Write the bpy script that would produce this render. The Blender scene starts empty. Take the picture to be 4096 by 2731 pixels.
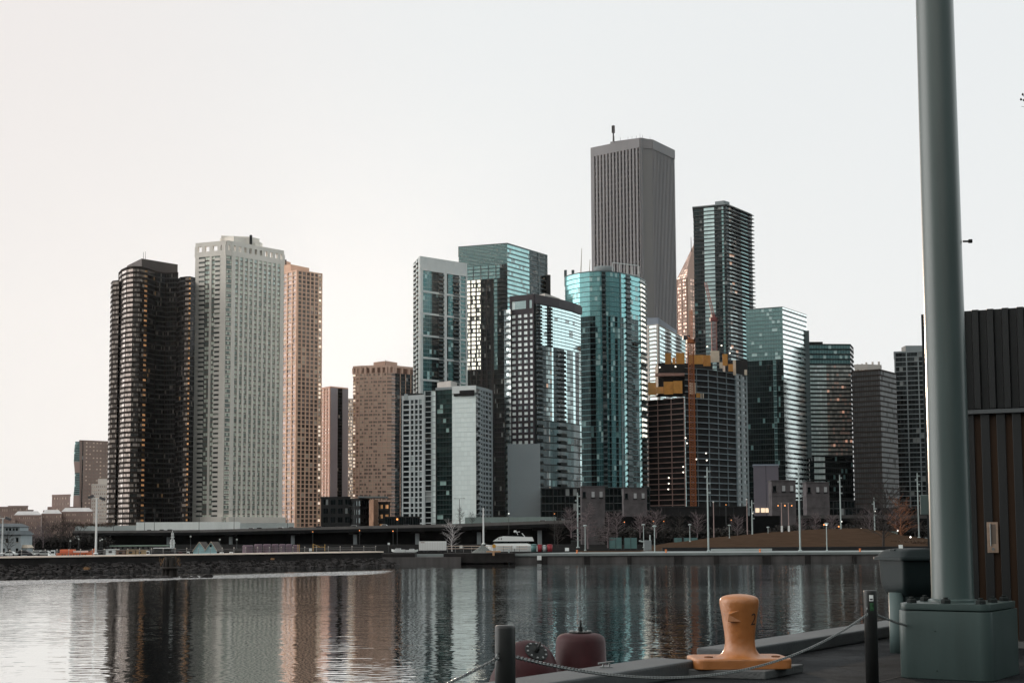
# tuning
SUN_AZ, SUN_EL, SUN_E = -7.0, 6.0, 2.2
SK_L = (.885, .862, .838); SK_C = (.88, .885, .875); SK_R = (.875, .89, .888); SK_T = (.79, .83, .85); SK_TL = (.84, .795, .785)
SK_BL = (.025, .045, .05); SK_BH = (1.50, 1.45, 1.37)
SK_SL = (4.6, 4.45, 4.3); SK_SR = (1.4, 1.5, 1.5)
SKY_MIX = 0.004; HAZE = 0.000011; HAZE_G = .78; HAZE_C = (.92, .94, .97, 1); EXPO = 0.0
import bpy, math, random
from mathutils import Vector, Matrix
random.seed(7)
sc = bpy.context.scene
COL = sc.collection
rad = math.radians
# ------------------------------------------------------------------ camera
W, H, F = 4096.0, 2731.0, 50/36*4096.0
HORIZ, TP, EYE = 2147.0, 0.083, 3.7
PITCH = math.atan(TP)
SH = HORIZ - H/2 - F*TP
ROLL = rad(-0.3)
Rm = Matrix.Rotation(math.pi/2 + PITCH, 3, 'X') @ Matrix.Rotation(ROLL, 3, 'Z')
cam_d = bpy.data.cameras.new('camera'); cam = bpy.data.objects.new('camera', cam_d); COL.objects.link(cam)
cam.matrix_world = Matrix.Translation((0, 0, EYE)) @ Rm.to_4x4()
cam_d.sensor_width = 36; cam_d.lens = 50; cam_d.shift_y = SH/W; cam_d.clip_start = 0.1; cam_d.clip_end = 20000
sc.camera = cam

def ray(px, py):
    return Rm @ Vector(((px-W/2)/F, (H/2-py)/F + SH/F, -1.0))
def atY(px, py, Y):
    r = ray(px, py); t = Y/r.y
    return Vector((r.x*t, Y, EYE + r.z*t))
def atZ(px, py, z):
    r = ray(px, py); t = (z-EYE)/r.z
    return Vector((r.x*t, r.y*t, z))
def atYZ(px, Y, z):
    py = HORIZ - (z-EYE)*F/Y
    for _ in range(4):
        p = atY(px, py, Y); py -= (z-p.z)*F/Y
    return atY(px, py, Y)

# ------------------------------------------------------------------ materials
MATS = {}
def _new(name):
    m = bpy.data.materials.new(name); m.use_nodes = True
    n = m.node_tree.nodes; l = m.node_tree.links
    b = n['Principled BSDF']
    return m, n, l, b
def mat(name, col, rough=0.7, metal=0.0, var=0.15, scale=0.3, bump=0.0, bscale=8.0, spec=0.25, streak=False):
    """painted / stone / metal surface with weathering noise in object space"""
    if name in MATS: return MATS[name]
    m, n, l, b = _new(name)
    tc = n.new('ShaderNodeTexCoord'); mp = n.new('ShaderNodeMapping'); nz = n.new('ShaderNodeTexNoise')
    l.new(tc.outputs['Object'], mp.inputs[0]); l.new(mp.outputs[0], nz.inputs['Vector'])
    if streak: mp.inputs['Scale'].default_value = (1, 1, 0.12)
    nz.inputs['Scale'].default_value = scale; nz.inputs['Detail'].default_value = 6; nz.inputs['Roughness'].default_value = 0.65
    mr = n.new('ShaderNodeMapRange'); l.new(nz.outputs[0], mr.inputs[0])
    mr.inputs[1].default_value = 0.3; mr.inputs[2].default_value = 0.7
    mr.inputs[3].default_value = 1-var; mr.inputs[4].default_value = 1+var
    vm = n.new('ShaderNodeVectorMath'); vm.operation = 'SCALE'; vm.inputs[0].default_value = col[:3]
    l.new(mr.outputs[0], vm.inputs['Scale']); l.new(vm.outputs[0], b.inputs['Base Color'])
    b.inputs['Roughness'].default_value = rough; b.inputs['Metallic'].default_value = metal
    b.inputs['Specular IOR Level'].default_value = spec
    if bump:
        nb = n.new('ShaderNodeTexNoise'); l.new(tc.outputs['Object'], nb.inputs['Vector']); nb.inputs['Scale'].default_value = bscale
        nb.inputs['Detail'].default_value = 8
        bp = n.new('ShaderNodeBump'); bp.inputs['Strength'].default_value = bump; bp.inputs['Distance'].default_value = 0.02
        l.new(nb.outputs[0], bp.inputs['Height']); l.new(bp.outputs[0], b.inputs['Normal'])
    MATS[name] = m
    return m
def emit(name, col, s):
    if name in MATS: return MATS[name]
    m, n, l, b = _new(name)
    b.inputs['Base Color'].default_value = (*col, 1)
    b.inputs['Emission Color'].default_value = (*col, 1); b.inputs['Emission Strength'].default_value = s
    MATS[name] = m
    return m
def glass(name, tint, metal=0.85, rough=0.08, var=0.3, tilt=0.02, frame=(0.05, 0.06, 0.06), mu=0.10, mv=0.12,
          curtain=(0.5, 0.55, 0.5), cfrac=0.0, lit=(1, .8, .5), lfrac=0.0, ls=0.6, big=0.0):
    """curtain wall: one pane per UV unit; panes differ in tint and lean, some have blinds, some glow"""
    if name in MATS: return MATS[name]
    m, n, l, b = _new(name)
    def N(t, **k):
        x = n.new(t)
        for a, v in k.items(): setattr(x, a, v)
        return x
    def math2(op, a, b_, clamp=False):
        x = N('ShaderNodeMath', operation=op, use_clamp=clamp)
        for i, v in enumerate((a, b_)):
            if v is None: continue
            if isinstance(v, (int, float)): x.inputs[i].default_value = v
            else: l.new(v, x.inputs[i])
        return x.outputs[0]
    uv = N('ShaderNodeUVMap'); uv.uv_map = 'UVMap'
    fl = N('ShaderNodeVectorMath', operation='FLOOR'); l.new(uv.outputs[0], fl.inputs[0])
    oi = N('ShaderNodeObjectInfo')
    cx = N('ShaderNodeCombineXYZ'); l.new(math2('MULTIPLY', oi.outputs['Random'], 57.0), cx.inputs[2])
    ad = N('ShaderNodeVectorMath', operation='ADD'); l.new(fl.outputs[0], ad.inputs[0]); l.new(cx.outputs[0], ad.inputs[1])
    wn = N('ShaderNodeTexWhiteNoise', noise_dimensions='3D'); l.new(ad.outputs[0], wn.inputs['Vector'])
    fr = N('ShaderNodeVectorMath', operation='FRACTION'); l.new(uv.outputs[0], fr.inputs[0])
    sx = N('ShaderNodeSeparateXYZ'); l.new(fr.outputs[0], sx.inputs[0])
    mull = math2('MAXIMUM', math2('LESS_THAN', sx.outputs[0], mu), math2('LESS_THAN', sx.outputs[1], mv))
    sc_ = math2('ADD', math2('MULTIPLY', wn.outputs['Value'], 2*var), 1-var)
    base = N('ShaderNodeVectorMath', operation='SCALE'); base.inputs[0].default_value = tint; l.new(sc_, base.inputs['Scale'])
    sep = N('ShaderNodeSeparateColor'); l.new(wn.outputs['Color'], sep.inputs[0])
    cm = math2('LESS_THAN', sep.outputs[0], cfrac)
    m1 = N('ShaderNodeMix', data_type='RGBA'); l.new(cm, m1.inputs['Factor']); l.new(base.outputs[0], m1.inputs['A']); m1.inputs['B'].default_value = (*curtain, 1)
    m2 = N('ShaderNodeMix', data_type='RGBA'); l.new(mull, m2.inputs['Factor']); l.new(m1.outputs['Result'], m2.inputs['A']); m2.inputs['B'].default_value = (*frame, 1)
    l.new(m2.outputs['Result'], b.inputs['Base Color'])
    notmet = math2('MAXIMUM', math2('MULTIPLY', cm, 0.75), mull)
    l.new(math2('MULTIPLY', math2('SUBTRACT', 1.0, notmet), metal), b.inputs['Metallic'])
    l.new(math2('ADD', math2('MULTIPLY', notmet, 0.4), rough), b.inputs['Roughness'])
    # each pane leans a little differently, and the whole wall is gently wavy
    ge = N('ShaderNodeNewGeometry')
    sb = N('ShaderNodeVectorMath', operation='SUBTRACT'); l.new(wn.outputs['Color'], sb.inputs[0]); sb.inputs[1].default_value = (.5, .5, .5)
    tl = N('ShaderNodeVectorMath', operation='SCALE'); l.new(sb.outputs[0], tl.inputs[0]); tl.inputs['Scale'].default_value = tilt
    a1 = N('ShaderNodeVectorMath', operation='ADD'); l.new(ge.outputs['Normal'], a1.inputs[0]); l.new(tl.outputs[0], a1.inputs[1])
    last = a1.outputs[0]
    if big:
        nz = N('ShaderNodeTexNoise'); l.new(ge.outputs['Position'], nz.inputs['Vector']); nz.inputs['Scale'].default_value = 0.09; nz.inputs['Detail'].default_value = 3
        s2 = N('ShaderNodeVectorMath', operation='SUBTRACT'); l.new(nz.outputs['Color'], s2.inputs[0]); s2.inputs[1].default_value = (.5, .5, .5)
        t2 = N('ShaderNodeVectorMath', operation='SCALE'); l.new(s2.outputs[0], t2.inputs[0]); t2.inputs['Scale'].default_value = big
        a2 = N('ShaderNodeVectorMath', operation='ADD'); l.new(last, a2.inputs[0]); l.new(t2.outputs[0], a2.inputs[1]); last = a2.outputs[0]
    nn = N('ShaderNodeVectorMath', operation='NORMALIZE'); l.new(last, nn.inputs[0]); l.new(nn.outputs[0], b.inputs['Normal'])
    if lfrac:
        lm = math2('MULTIPLY', math2('LESS_THAN', sep.outputs[1], lfrac), math2('SUBTRACT', 1.0, mull))
        b.inputs['Emission Color'].default_value = (*lit, 1)
        l.new(math2('MULTIPLY', lm, ls), b.inputs['Emission Strength'])
    MATS[name] = m
    return m

# ------------------------------------------------------------------ mesh builder
class MB:
    def __init__(s): s.v = []; s.f = []; s.m = []; s.uv = []; s.mats = []; s.sm = []
    def mi(s, m):
        if m not in s.mats: s.mats.append(m)
        return s.mats.index(m)
    def quad(s, p, m, uv=None, smooth=False):
        i = len(s.v); s.v += [tuple(x) for x in p]; s.f.append(tuple(range(i, i+len(p)))); s.m.append(s.mi(m)); s.sm.append(smooth)
        s.uv.append(uv or [(0.5, 0.5)]*len(p))
    def mesh(s, vs, fs, m, smooth=False):
        i = len(s.v); s.v += [tuple(x) for x in vs]; k = s.mi(m)
        for f in fs:
            s.f.append(tuple(i+j for j in f)); s.m.append(k); s.uv.append([(0.5, 0.5)]*len(f)); s.sm.append(smooth)
    def obox(s, o, U, V, Wv, m):
        """box from corner o along the three edge vectors"""
        o = Vector(o); U = Vector(U); V = Vector(V); Wv = Vector(Wv)
        if U.cross(V).dot(Wv) < 0: U, V = V, U
        p = [o, o+U, o+U+V, o+V, o+Wv, o+U+Wv, o+U+V+Wv, o+V+Wv]
        s.mesh(p, [(0, 3, 2, 1), (4, 5, 6, 7), (0, 1, 5, 4), (1, 2, 6, 5), (2, 3, 7, 6), (3, 0, 4, 7)], m)
    def box(s, x0, x1, y0, y1, z0, z1, m):
        s.obox((x0, y0, z0), (x1-x0, 0, 0), (0, y1-y0, 0), (0, 0, z1-z0), m)
    def bar(s, a, b, r, m, n=6, r2=None, smooth=True, cap=True):
        a = Vector(a); b = Vector(b); d = b-a
        if d.length < 1e-6: return
        d.normalize(); r2 = r if r2 is None else r2
        u = d.orthogonal().normalized(); w = d.cross(u)
        vs = []
        for c, rr in ((a, r), (b, r2)):
            for k in range(n):
                t = 2*math.pi*k/n; vs.append(c + (u*math.cos(t)+w*math.sin(t))*rr)
        fs = [(k, (k+1) % n, n+(k+1) % n, n+k) for k in range(n)]
        s.mesh(vs, fs, m, smooth)
        if cap: s.mesh(vs, [tuple(range(n))[::-1], tuple(range(n, 2*n))], m)
    def lathe(s, c, prof, m, n=24, smooth=True, mtx=None):
        """prof: list of (r, z) from bottom to top"""
        c = Vector(c); vs = []; fs = []
        for r, z in prof:
            for k in range(n):
                t = 2*math.pi*k/n; p = Vector((r*math.cos(t), r*math.sin(t), z))
                if mtx: p = mtx @ p
                vs.append(c+p)
        for j in range(len(prof)-1):
            for k in range(n):
                fs.append((j*n+k, j*n+(k+1) % n, (j+1)*n+(k+1) % n, (j+1)*n+k))
        fs.append(tuple(range(n))[::-1]); fs.append(tuple((len(prof)-1)*n+k for k in range(n)))
        s.mesh(vs, fs, m, smooth)
    def prism(s, pts, z0, z1, m, top=None):
        """vertical prism over a counter-clockwise or clockwise outline"""
        n = len(pts)
        a = sum(pts[i][0]*pts[(i+1) % n][1]-pts[(i+1) % n][0]*pts[i][1] for i in range(n))
        if a < 0: pts = pts[::-1]
        vs = [(p[0], p[1], z0) for p in pts]+[(p[0], p[1], z1) for p in pts]
        s.mesh(vs, [(k, (k+1) % n, n+(k+1) % n, n+k) for k in range(n)]+[tuple(range(n))[::-1]], m)
        s.mesh(vs, [tuple(range(n, 2*n))], top or m)
    def build(s, name, parent=None, bevel=0.0, seg=2):
        me = bpy.data.meshes.new(name)
        off = Vector(parent_world(parent)) if parent else Vector((0, 0, 0))
        me.from_pydata([tuple(Vector(v)-off) for v in s.v], [], s.f)
        for m in s.mats: me.materials.append(m)
        me.polygons.foreach_set('material_index', s.m)
        me.polygons.foreach_set('use_smooth', s.sm)
        ul = me.uv_layers.new(name='UVMap')
        flat = [c for u in s.uv for p in u for c in p]
        ul.data.foreach_set('uv', flat)
        me.update()
        o = bpy.data.objects.new(name, me); COL.objects.link(o)
        if parent: o.parent = parent
        if bevel:
            b = o.modifiers.new('bevel', 'BEVEL'); b.width = bevel; b.segments = seg; b.limit_method = 'ANGLE'; b.angle_limit = rad(40)
        return o
def parent_world(p):
    v = Vector(p.location)
    while p.parent: p = p.parent; v += Vector(p.location)
    return v
def tag(o, label=None, cat=None, group=None, kind=None):
    for k, v in (('label', label), ('category', cat), ('group', group), ('kind', kind)):
        if v: o[k] = v
    return o
def thing(name, label, cat, loc, group=None):
    o = bpy.data.objects.new(name, None); COL.objects.link(o); o.location = loc; o.empty_display_size = 0.2
    return tag(o, label, cat, group)
def copy_tree(o, loc=None, label=None, parent=None):
    c = o.copy(); COL.objects.link(c); c.parent = parent
    if loc is not None: c.location = loc
    if label: c['label'] = label
    for ch in o.children: copy_tree(ch, None, None, c)
    return c

# ------------------------------------------------------------------ facades
def facade(core, frame, bal, A, B, z0, z1, cols, nz, st, wins=None, seed=0):
    """one wall from A (left) to B (right). cols: (type, width, material, panes)
       p pier, w window bay with spandrels, g glass, d dark void, b balcony bay, s solid panel"""
    A = Vector((A[0], A[1], 0)); B = Vector((B[0], B[1], 0)); d = B-A; L = d.length; u = d/L
    nrm = Vector((u.y, -u.x, 0)); tot = sum(c[1] for c in cols); fh = (z1-z0)/nz
    dep = st.get('dep', .5); sh = st.get('sh', .35); fm = st['frame']; Z = Vector((0, 0, 1))
    x = 0.0; run0 = None
    def span(xa, xb):
        for k in range(nz+1):
            zc = z0+k*fh; h = sh*fh
            if st.get('skip') and k % st['skip']: h = st.get('thin', .08)*fh
            za = max(z0, zc-h/2); zb = min(z1, zc+h/2)
            if zb-za < .02: continue
            frame.obox(A+u*xa+nrm*.003+Z*za, u*(xb-xa), nrm*(dep*st.get('sdep', .8)), Z*(zb-za), st.get('smat', fm))
    for c in cols:
        t, w = c[0], c[1]/tot*L; m = c[2] if len(c) > 2 and c[2] else st['glass']; n = c[3] if len(c) > 3 else 1
        p0 = A+u*x; p1 = A+u*(x+w); s0 = seed*40+int(x*3)
        if t in 'wgdbs':
            mm = m if t != 's' else (c[2] if len(c) > 2 and c[2] else fm)
            core.quad([p0+Z*z0, p1+Z*z0, p1+Z*z1, p0+Z*z1], mm, [(s0, 0), (s0+n, 0), (s0+n, nz), (s0, nz)])
        else:
            core.quad([p0+Z*z0, p1+Z*z0, p1+Z*z1, p0+Z*z1], fm)
        if t in 'wp':
            if run0 is None: run0 = x
        elif run0 is not None: span(run0, x); run0 = None
        if t == 'p': frame.obox(p0+nrm*.002+Z*z0, u*w, nrm*dep, Z*(z1-z0+.02), st.get('pmat', fm))
        if t == 's': frame.obox(p0+nrm*.002+Z*z0, u*w, nrm*dep*.6, Z*(z1-z0+.02), mm)
        if t == 'b':
            bb = MB(); bal.append(bb)
            for k in range(nz):
                zc = z0+k*fh
                bb.obox(p0+nrm*.004+Z*zc, u*w, nrm*st.get('bdep', 1.4), Z*(.09*fh), st.get('bmat', fm))
                bb.obox(p0+nrm*(st.get('bdep', 1.4)-.12)+Z*(zc+.09*fh), u*w, nrm*.115, Z*(st.get('bh', .33)*fh), st.get('bpar', st.get('bmat', fm)))
        if t == 'w' and wins is not None:
            for k in range(nz):
                za = z0+k*fh+fh*sh*.5+.05; zb = z0+(k+1)*fh-fh*sh*.5-.05
                wins.append((p0+u*.04+nrm*.02, u, nrm, w-.08, za, zb, m, n))
        x += w
    if run0 is not None: span(run0, x)
    if st.get('bars'):
        ev, h = st['bars']; bm = st.get('bm', fm)
        for k in range(0, nz+1, ev):
            za = max(z0, z0+k*fh-h*fh/2); zb = min(z1, z0+k*fh+h*fh/2)
            if zb-za > .02: frame.obox(A+nrm*.006+Z*za, u*L, nrm*st.get('bd', dep+.06), Z*(zb-za), bm)

class Tower:
    def __init__(s, name, label, cat, ref, chain, group=None, z0=1.0, back=30, backdir=None):
        """ref (px,py,D) gives the roof height; chain: visible outline left to right, (px,py) on the roof edge or (px,None,D)"""
        s.zt = atY(*ref).z; s.z0 = z0
        s.pts = [atZ(c[0], c[1], s.zt) if c[1] is not None else atYZ(c[0], c[2], s.zt) for c in chain]
        s.pts = [(p.x, p.y) for p in s.pts]
        a, b = s.pts[0], s.pts[-1]
        c = ((a[0]+b[0])/2, (a[1]+b[1])/2)
        s.root = thing(name, label, cat, (c[0], c[1], z0), group)
        if backdir == 'box' and len(s.pts) == 3:
            n_ = s.pts[1]; bk = [(b[0]+a[0]-n_[0], a[1]+b[1]-n_[1])]
        else:
            bk = [(b[0]*(1+back/b[1]), b[1]+back), (a[0]*(1+back/a[1]), a[1]+back)]
        s.outline = s.pts+bk; s.bk = bk
        s.core = MB(); s.frame = MB(); s.bal = []; s.roof = MB(); s.wins = []; s.k = 0
    def face(s, i, cols, nz, st, z0=None, z1=None, wins=False):
        s.k += 1
        facade(s.core, s.frame, s.bal, s.pts[i], s.pts[i+1], s.z0 if z0 is None else z0, s.zt if z1 is None else z1, cols, nz, st, s.wins if wins else None, s.k)
    def curve(s, i0, i1, cols, nz, st, z0=None, z1=None):
        for i in range(i0, i1): s.face(i, cols, nz, st, z0, z1)
    def close(s, wall, parapet=1.2, rooftop=None, nwin=100):
        n = len(s.outline)
        for i in range(len(s.pts)-1, n):
            a = s.outline[i]; b = s.outline[(i+1) % n]
            s.core.quad([(a[0], a[1], s.z0), (b[0], b[1], s.z0), (b[0], b[1], s.zt), (a[0], a[1], s.zt)], wall)
        s.core.quad([(p[0], p[1], s.zt) for p in s.outline], rooftop or wall)
        if parapet:
            for i in range(n):
                a = Vector((*s.outline[i], 0)); b = Vector((*s.outline[(i+1) % n], 0)); d = (b-a)
                if d.length < .1: continue
                u = d.normalized(); nr = Vector((u.y, -u.x, 0))
                s.roof.obox(a-nr*.4+Vector((0, 0, s.zt+.004)), d, nr*.75, (0, 0, parapet), wall)
        s.core.build('glass_wall', s.root)
        if s.frame.v: s.frame.build('facade_frame', s.root)
        for b_ in s.bal: b_.build('balcony_column', s.root)
        if s.roof.v: s.roof.build('parapet', s.root)
        cells = s.wins
        if cells and nwin:
            zs = sorted(cells, key=lambda c: -c[4])
            ind = zs[:nwin]; rest = zs[nwin:]
            cache = {}
            for (p, u, nr, w, za, zb, m, n_) in ind:
                key = (round(w, 3), round(zb-za, 2), m.name, round(u.x, 3))
                if key not in cache:
                    q = MB(); q.obox((0, 0, 0), u*w, nr*.08, (0, 0, zb-za), m)
                    q.uv = [[(0.05, .05), (n_-.0, .05), (n_-.0, .95), (.05, .95)] for _ in q.f]
                    o = q.build('window'); cache[key] = o.data; bpy.data.objects.remove(o)
                o = bpy.data.objects.new('window', cache[key]); COL.objects.link(o); o.parent = s.root
                o.location = p+Vector((0, 0, za))-Vector(s.root.location)
    def block(s, name, pxs, py, D, zb=None, m=None, depth=12, yaw=0, cols=None):
        """a rooftop block between two pixel columns"""
        top = atY(pxs[0], py, D).z; zb = s.zt+.01 if zb is None else zb
        a = atYZ(pxs[0], D, top); b = atYZ(pxs[1], D, top)
        q = MB(); d = Vector((b.x-a.x, 0, 0)); d.rotate(Matrix.Rotation(yaw, 3, 'Z'))
        nr = Vector((-d.y, d.x, 0)).normalized()*depth
        q.obox((a.x, a.y, zb), d, nr, (0, 0, top-zb), m)
        return q.build(name, s.root)
    def roofblock(s, name, chain, pyref, m, zb=None):
        """block whose visible top outline is given as pixels; pyref = (px,py,D)"""
        z = atY(*pyref).z; pts = [atZ(c[0], c[1], z) if c[1] is not None else atYZ(c[0], c[2], z) for c in chain]
        pts = [(p.x, p.y) for p in pts]
        if len(pts) == 3: pts = pts+[(pts[0][0]+pts[2][0]-pts[1][0], pts[0][1]+pts[2][1]-pts[1][1])]
        q = MB(); q.prism(pts, s.zt+.01 if zb is None else zb, z, m); return q.build(name, s.root)
    def mast(s, px, py, D, r=.3, name='antenna', zb=None, m=None, r2=None):
        p = atY(px, py, D); q = MB(); q.bar((p.x, p.y, s.zt if zb is None else zb), p, r, m or M_DARKMETAL, 5, r2=r2 or r*.4)
        return q.build(name, s.root)
M_DARKMETAL = mat('dark_metal', (.06, .06, .065), .5, .6)
# ================================================================== CITY
cW = mat('white_concrete', (.82, .78, .72), .8, var=.10, scale=.05, streak=True)
cC = mat('beige_glow_concrete', (.68, .46, .35), .8, var=.10, scale=.05, streak=True)  # beige of its own, warmed to carry part of the evening glow
cE = mat('tan_concrete', (.56, .39, .32), .8, var=.10, scale=.05, streak=True)  # tan of its own, with some sunset glow put into the colour
cF = mat('grey_concrete', (.38, .42, .43), .8, var=.12, scale=.05, streak=True)
cG = mat('mid_grey_concrete', (.22, .25, .26), .8, var=.15, scale=.05, streak=True)
cD = mat('dark_concrete', (.018, .019, .020), .8, var=.2, scale=.05, streak=True)
cA = mat('bronze_black', (.036, .028, .024), .8, .0, spec=.08, var=.2, scale=.05)
cAon = mat('pale_granite', (.235, .232, .242), .7, var=.12, scale=.03, streak=True)
cAon2 = mat('pale_granite_edge', (.20, .202, .205), .7, var=.10, scale=.03, streak=True)
cJ = mat('plum_cladding', (.042, .037, .044), .6, .1, var=.15, scale=.1)
cBlank = mat('blank_panel', (.26, .30, .32), .75, var=.05, scale=.08)
cGrey = mat('cool_panel', (.26, .30, .36), .7, var=.06, scale=.05)
cBrick = mat('brown_brick', (.20, .13, .10), .9, var=.25, scale=.1)
cPale = mat('pale_stone', (.50, .47, .44), .85, var=.15, scale=.05, streak=True)
cMull = mat('steel_mullion', (.09, .115, .12), .4, .6, var=.1)
cDkM = mat('dark_mullion', (.016, .020, .020), .7, .0, spec=.1, var=.1)
cWhM = mat('white_mullion', (.62, .66, .66), .5, .1, var=.06)
cVoid = mat('dark_interior', (.012, .012, .013), .9, var=.3, scale=.1)
cBrt = mat('mirror_band', (.85, .93, .92), .16, .95, var=.08, scale=.05)

gRib = glass('bronze_ribbon_glass', (.20, .17, .155), .9, .12, .35, .03, (.02, .02, .02), .12, .06, (.34, .29, .255), .35)
gBlk = glass('black_glass', (.022, .020, .021), .9, .12, .5, .02, (.02, .02, .02), .25, .3, (.10, .085, .075), .06, (1, .6, .3), .006, .15)
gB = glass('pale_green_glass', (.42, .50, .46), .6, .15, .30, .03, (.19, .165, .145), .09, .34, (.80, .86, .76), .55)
gBd = glass('shaded_green_glass', (.26, .29, .27), .6, .15, .5, .03, (.12, .13, .13), .08, .3, (.45, .48, .42), .15)  # balcony shade put into a darker tint of the green glass
gAmb = glass('orange_glow_glass', (.5, .3, .15), .7, .2, .3, .03, (.03, .03, .03), .08, .4, (1, .5, .2), .2, (.85, .42, .18), .60, .32)  # weak orange emission stands in for sunset on the panes
gC = glass('brown_glass', (.14, .11, .10), .6, .15, .5, .05, (.10, .09, .08), .05, .06, (.40, .34, .28), .10)
gClit = glass('sunlit_glass', (.7, .6, .5), .8, .15, .5, .05, (.15, .12, .1), .05, .3, (.9, .7, .5), .3, (1, .86, .70), .45, .75)  # glow in the panes stands in for sunlight on them
gE = glass('tan_glass', (.26, .20, .17), .5, .15, .4, .05, (.30, .23, .18), .06, .25, (.48, .37, .30), .5)
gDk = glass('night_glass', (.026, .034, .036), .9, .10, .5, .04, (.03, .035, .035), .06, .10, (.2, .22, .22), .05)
gF = glass('grid_glass', (.05, .06, .062), .7, .10, .5, .04, (.05, .06, .06), .0, .0, (.25, .3, .3), .06)
gG = glass('forest_glass', (.035, .07, .066), .9, .08, .6, .05, (.03, .05, .05), .05, .10, (.2, .32, .3), .06, big=.10)
gGb = glass('painted_sky_glass', (.88, .98, .97), .25, .2, .05, .006, (.52, .62, .62), .07, .10, (.80, .88, .86), .0)  # reflected bright sky put into the pale base colour
gTeal = glass('teal_glass', (.17, .36, .37), .95, .07, .10, .006, (.16, .30, .31), .05, .10, (.42, .62, .62), .10, big=.03)
gTealD = glass('deep_teal_glass', (.022, .036, .038), .95, .07, .5, .03, (.03, .05, .05), .05, .10, (.1, .2, .2), .05, big=.08)  # on lower floors its dark tint stands in for mirrored buildings
gTeal2 = glass('soft_teal_glass', (.25, .41, .41), .95, .09, .10, .006, (.22, .36, .36), .04, .16, (.45, .62, .62), .08)
gIce = glass('ice_glass', (.56, .72, .73), .92, .06, .05, .006, (.25, .33, .34), .04, .08, (.6, .7, .7), .05, big=.06)
gMix = glass('mixed_glass', (.14, .17, .17), .95, .06, .9, .04, (.05, .06, .06), .06, .14, (.5, .4, .34), .10, (1, .55, .35), .05, .45, big=.15)
gGlare = glass('sun_glare_glass', (.3, .32, .3), .6, .2, .4, .05, (.03, .03, .03), .14, .30, (.8, .8, .7), .2, (1, .96, .82), .80, 1.5)  # emission stands in for sun reflected off the panes
gRow = glass('row_glass', (.78, .92, .90), .30, .10, .12, .01, (.2, .25, .25), .05, .05, (.7, .8, .8), .1, big=.05)  # bright base colour stands in for reflected sky
gRor = glass('sunset_row_glass', (.50, .50, .47), .45, .10, .5, .03, (.08, .1, .1), .05, .05, (.55, .40, .34), .22, (1, .5, .33), .05, .4, big=.2)  # pink panes and their glow imitate the reflected sunset
gJw = glass('plum_window', (.62, .74, .74), .55, .15, .16, .03, (.12, .12, .13), .0, .0, (.92, 1, 1), .75)  # white blind colour stands in for sky reflections
gMatte = glass('smoked_glass', (.018, .019, .020), .0, .45, .5, .02, (.014, .014, .015), .2, .2, (.04, .04, .04), .1)
gN = glass('copper_glass', (.45, .30, .24), .8, .2, .4, .08, (.3, .2, .16), .2, .25, (.62, .44, .35), .35)
gAon = glass('tower_glass', (.025, .022, .025), .6, .2, .3, .01, (.05, .045, .048), .0, .3)
gOld = glass('old_window', (.2, .17, .15), .4, .3, .4, .05, (.30, .23, .19), .35, .4, (.75, .62, .50), .5)

def P_(n, m=None): return ('p', n, m)
# ---- A: dark bronze three-lobed apartment tower
def lobes(t, st, cols, i0, i1, nz): t.curve(i0, i1, cols, nz, st)
stA = dict(frame=cA, glass=gRib, dep=.22, sh=.46)
stAk = dict(frame=cA, glass=gBlk, dep=.18, sh=.30, sdep=.5)
t = Tower('apartment_tower', 'black curved high-rise with bronze window ribbons, darkest of the left group', 'tower', (545, 1071, 830),
          [(476, None, 850), (488, None, 839), (508, None, 832), (535, None, 829), (562, None, 830), (590, None, 836), (625, None, 846), (665, None, 851), (711, None, 849)], back=28)
t.curve(0, 4, [('w', 6, gRib, 4), ('p', .25)], 55, stA)
t.face(4, [('w', 4, gRib, 2), ('w', 3, gAmb, 1)], 55, stA)
t.curve(5, 8, [('g', 1, gBlk, 7), ('p', .04)], 55, dict(stAk, bars=0))
t.close(cA, .8)
p = t.roofblock('penthouse', [(508, 1063), (567, 1034), (711, 1058)], (567, 1034, 843), mat('bronze_penthouse', (.10, .085, .08), .7, var=.1))
t.mast(582, 1006, 848, .25); t.mast(574, 1008, 848, .25)
tA = t
for (nm, ref, ch, cols) in (('side_lobe', (460, 1118, 838), [(444, None, 850), (452, None, 842), (478, None, 840)], [('w', 6, gRib, 4), ('p', .25)]),
                            ('rear_lobe', (745, 1107, 838), [(708, None, 846), (722, None, 839), (741, None, 837), (763, None, 837), (782, None, 841)], None)):
    s = Tower('x', 'x', 'x', ref, ch, back=20)
    bpy.data.objects.remove(s.root); s.root = tA.root
    if cols: s.curve(0, 2, cols, 53, stA)
    else:
        s.face(0, [('g', 1, gBlk, 3)], 53, stAk); s.face(1, [('g', 1, gBlk, 3)], 53, stAk)
        s.face(2, [('w', 3, gRib, 2), ('w', 1.4, gAmb, 1)], 53, stA); s.face(3, [('g', 1, gBlk, 3)], 53, stAk)
    s.core.name = nm
    n = len(s.outline)
    for i in range(len(s.pts)-1, n):
        a = s.outline[i]; b = s.outline[(i+1) % n]
        s.core.quad([(a[0], a[1], s.z0), (b[0], b[1], s.z0), (b[0], b[1], s.zt), (a[0], a[1], s.zt)], cA)
    s.core.quad([(q[0], q[1], s.zt) for q in s.outline], cA)
    s.core.build(nm, tA.root); s.frame.build(nm+'_frame', tA.root)

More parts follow.
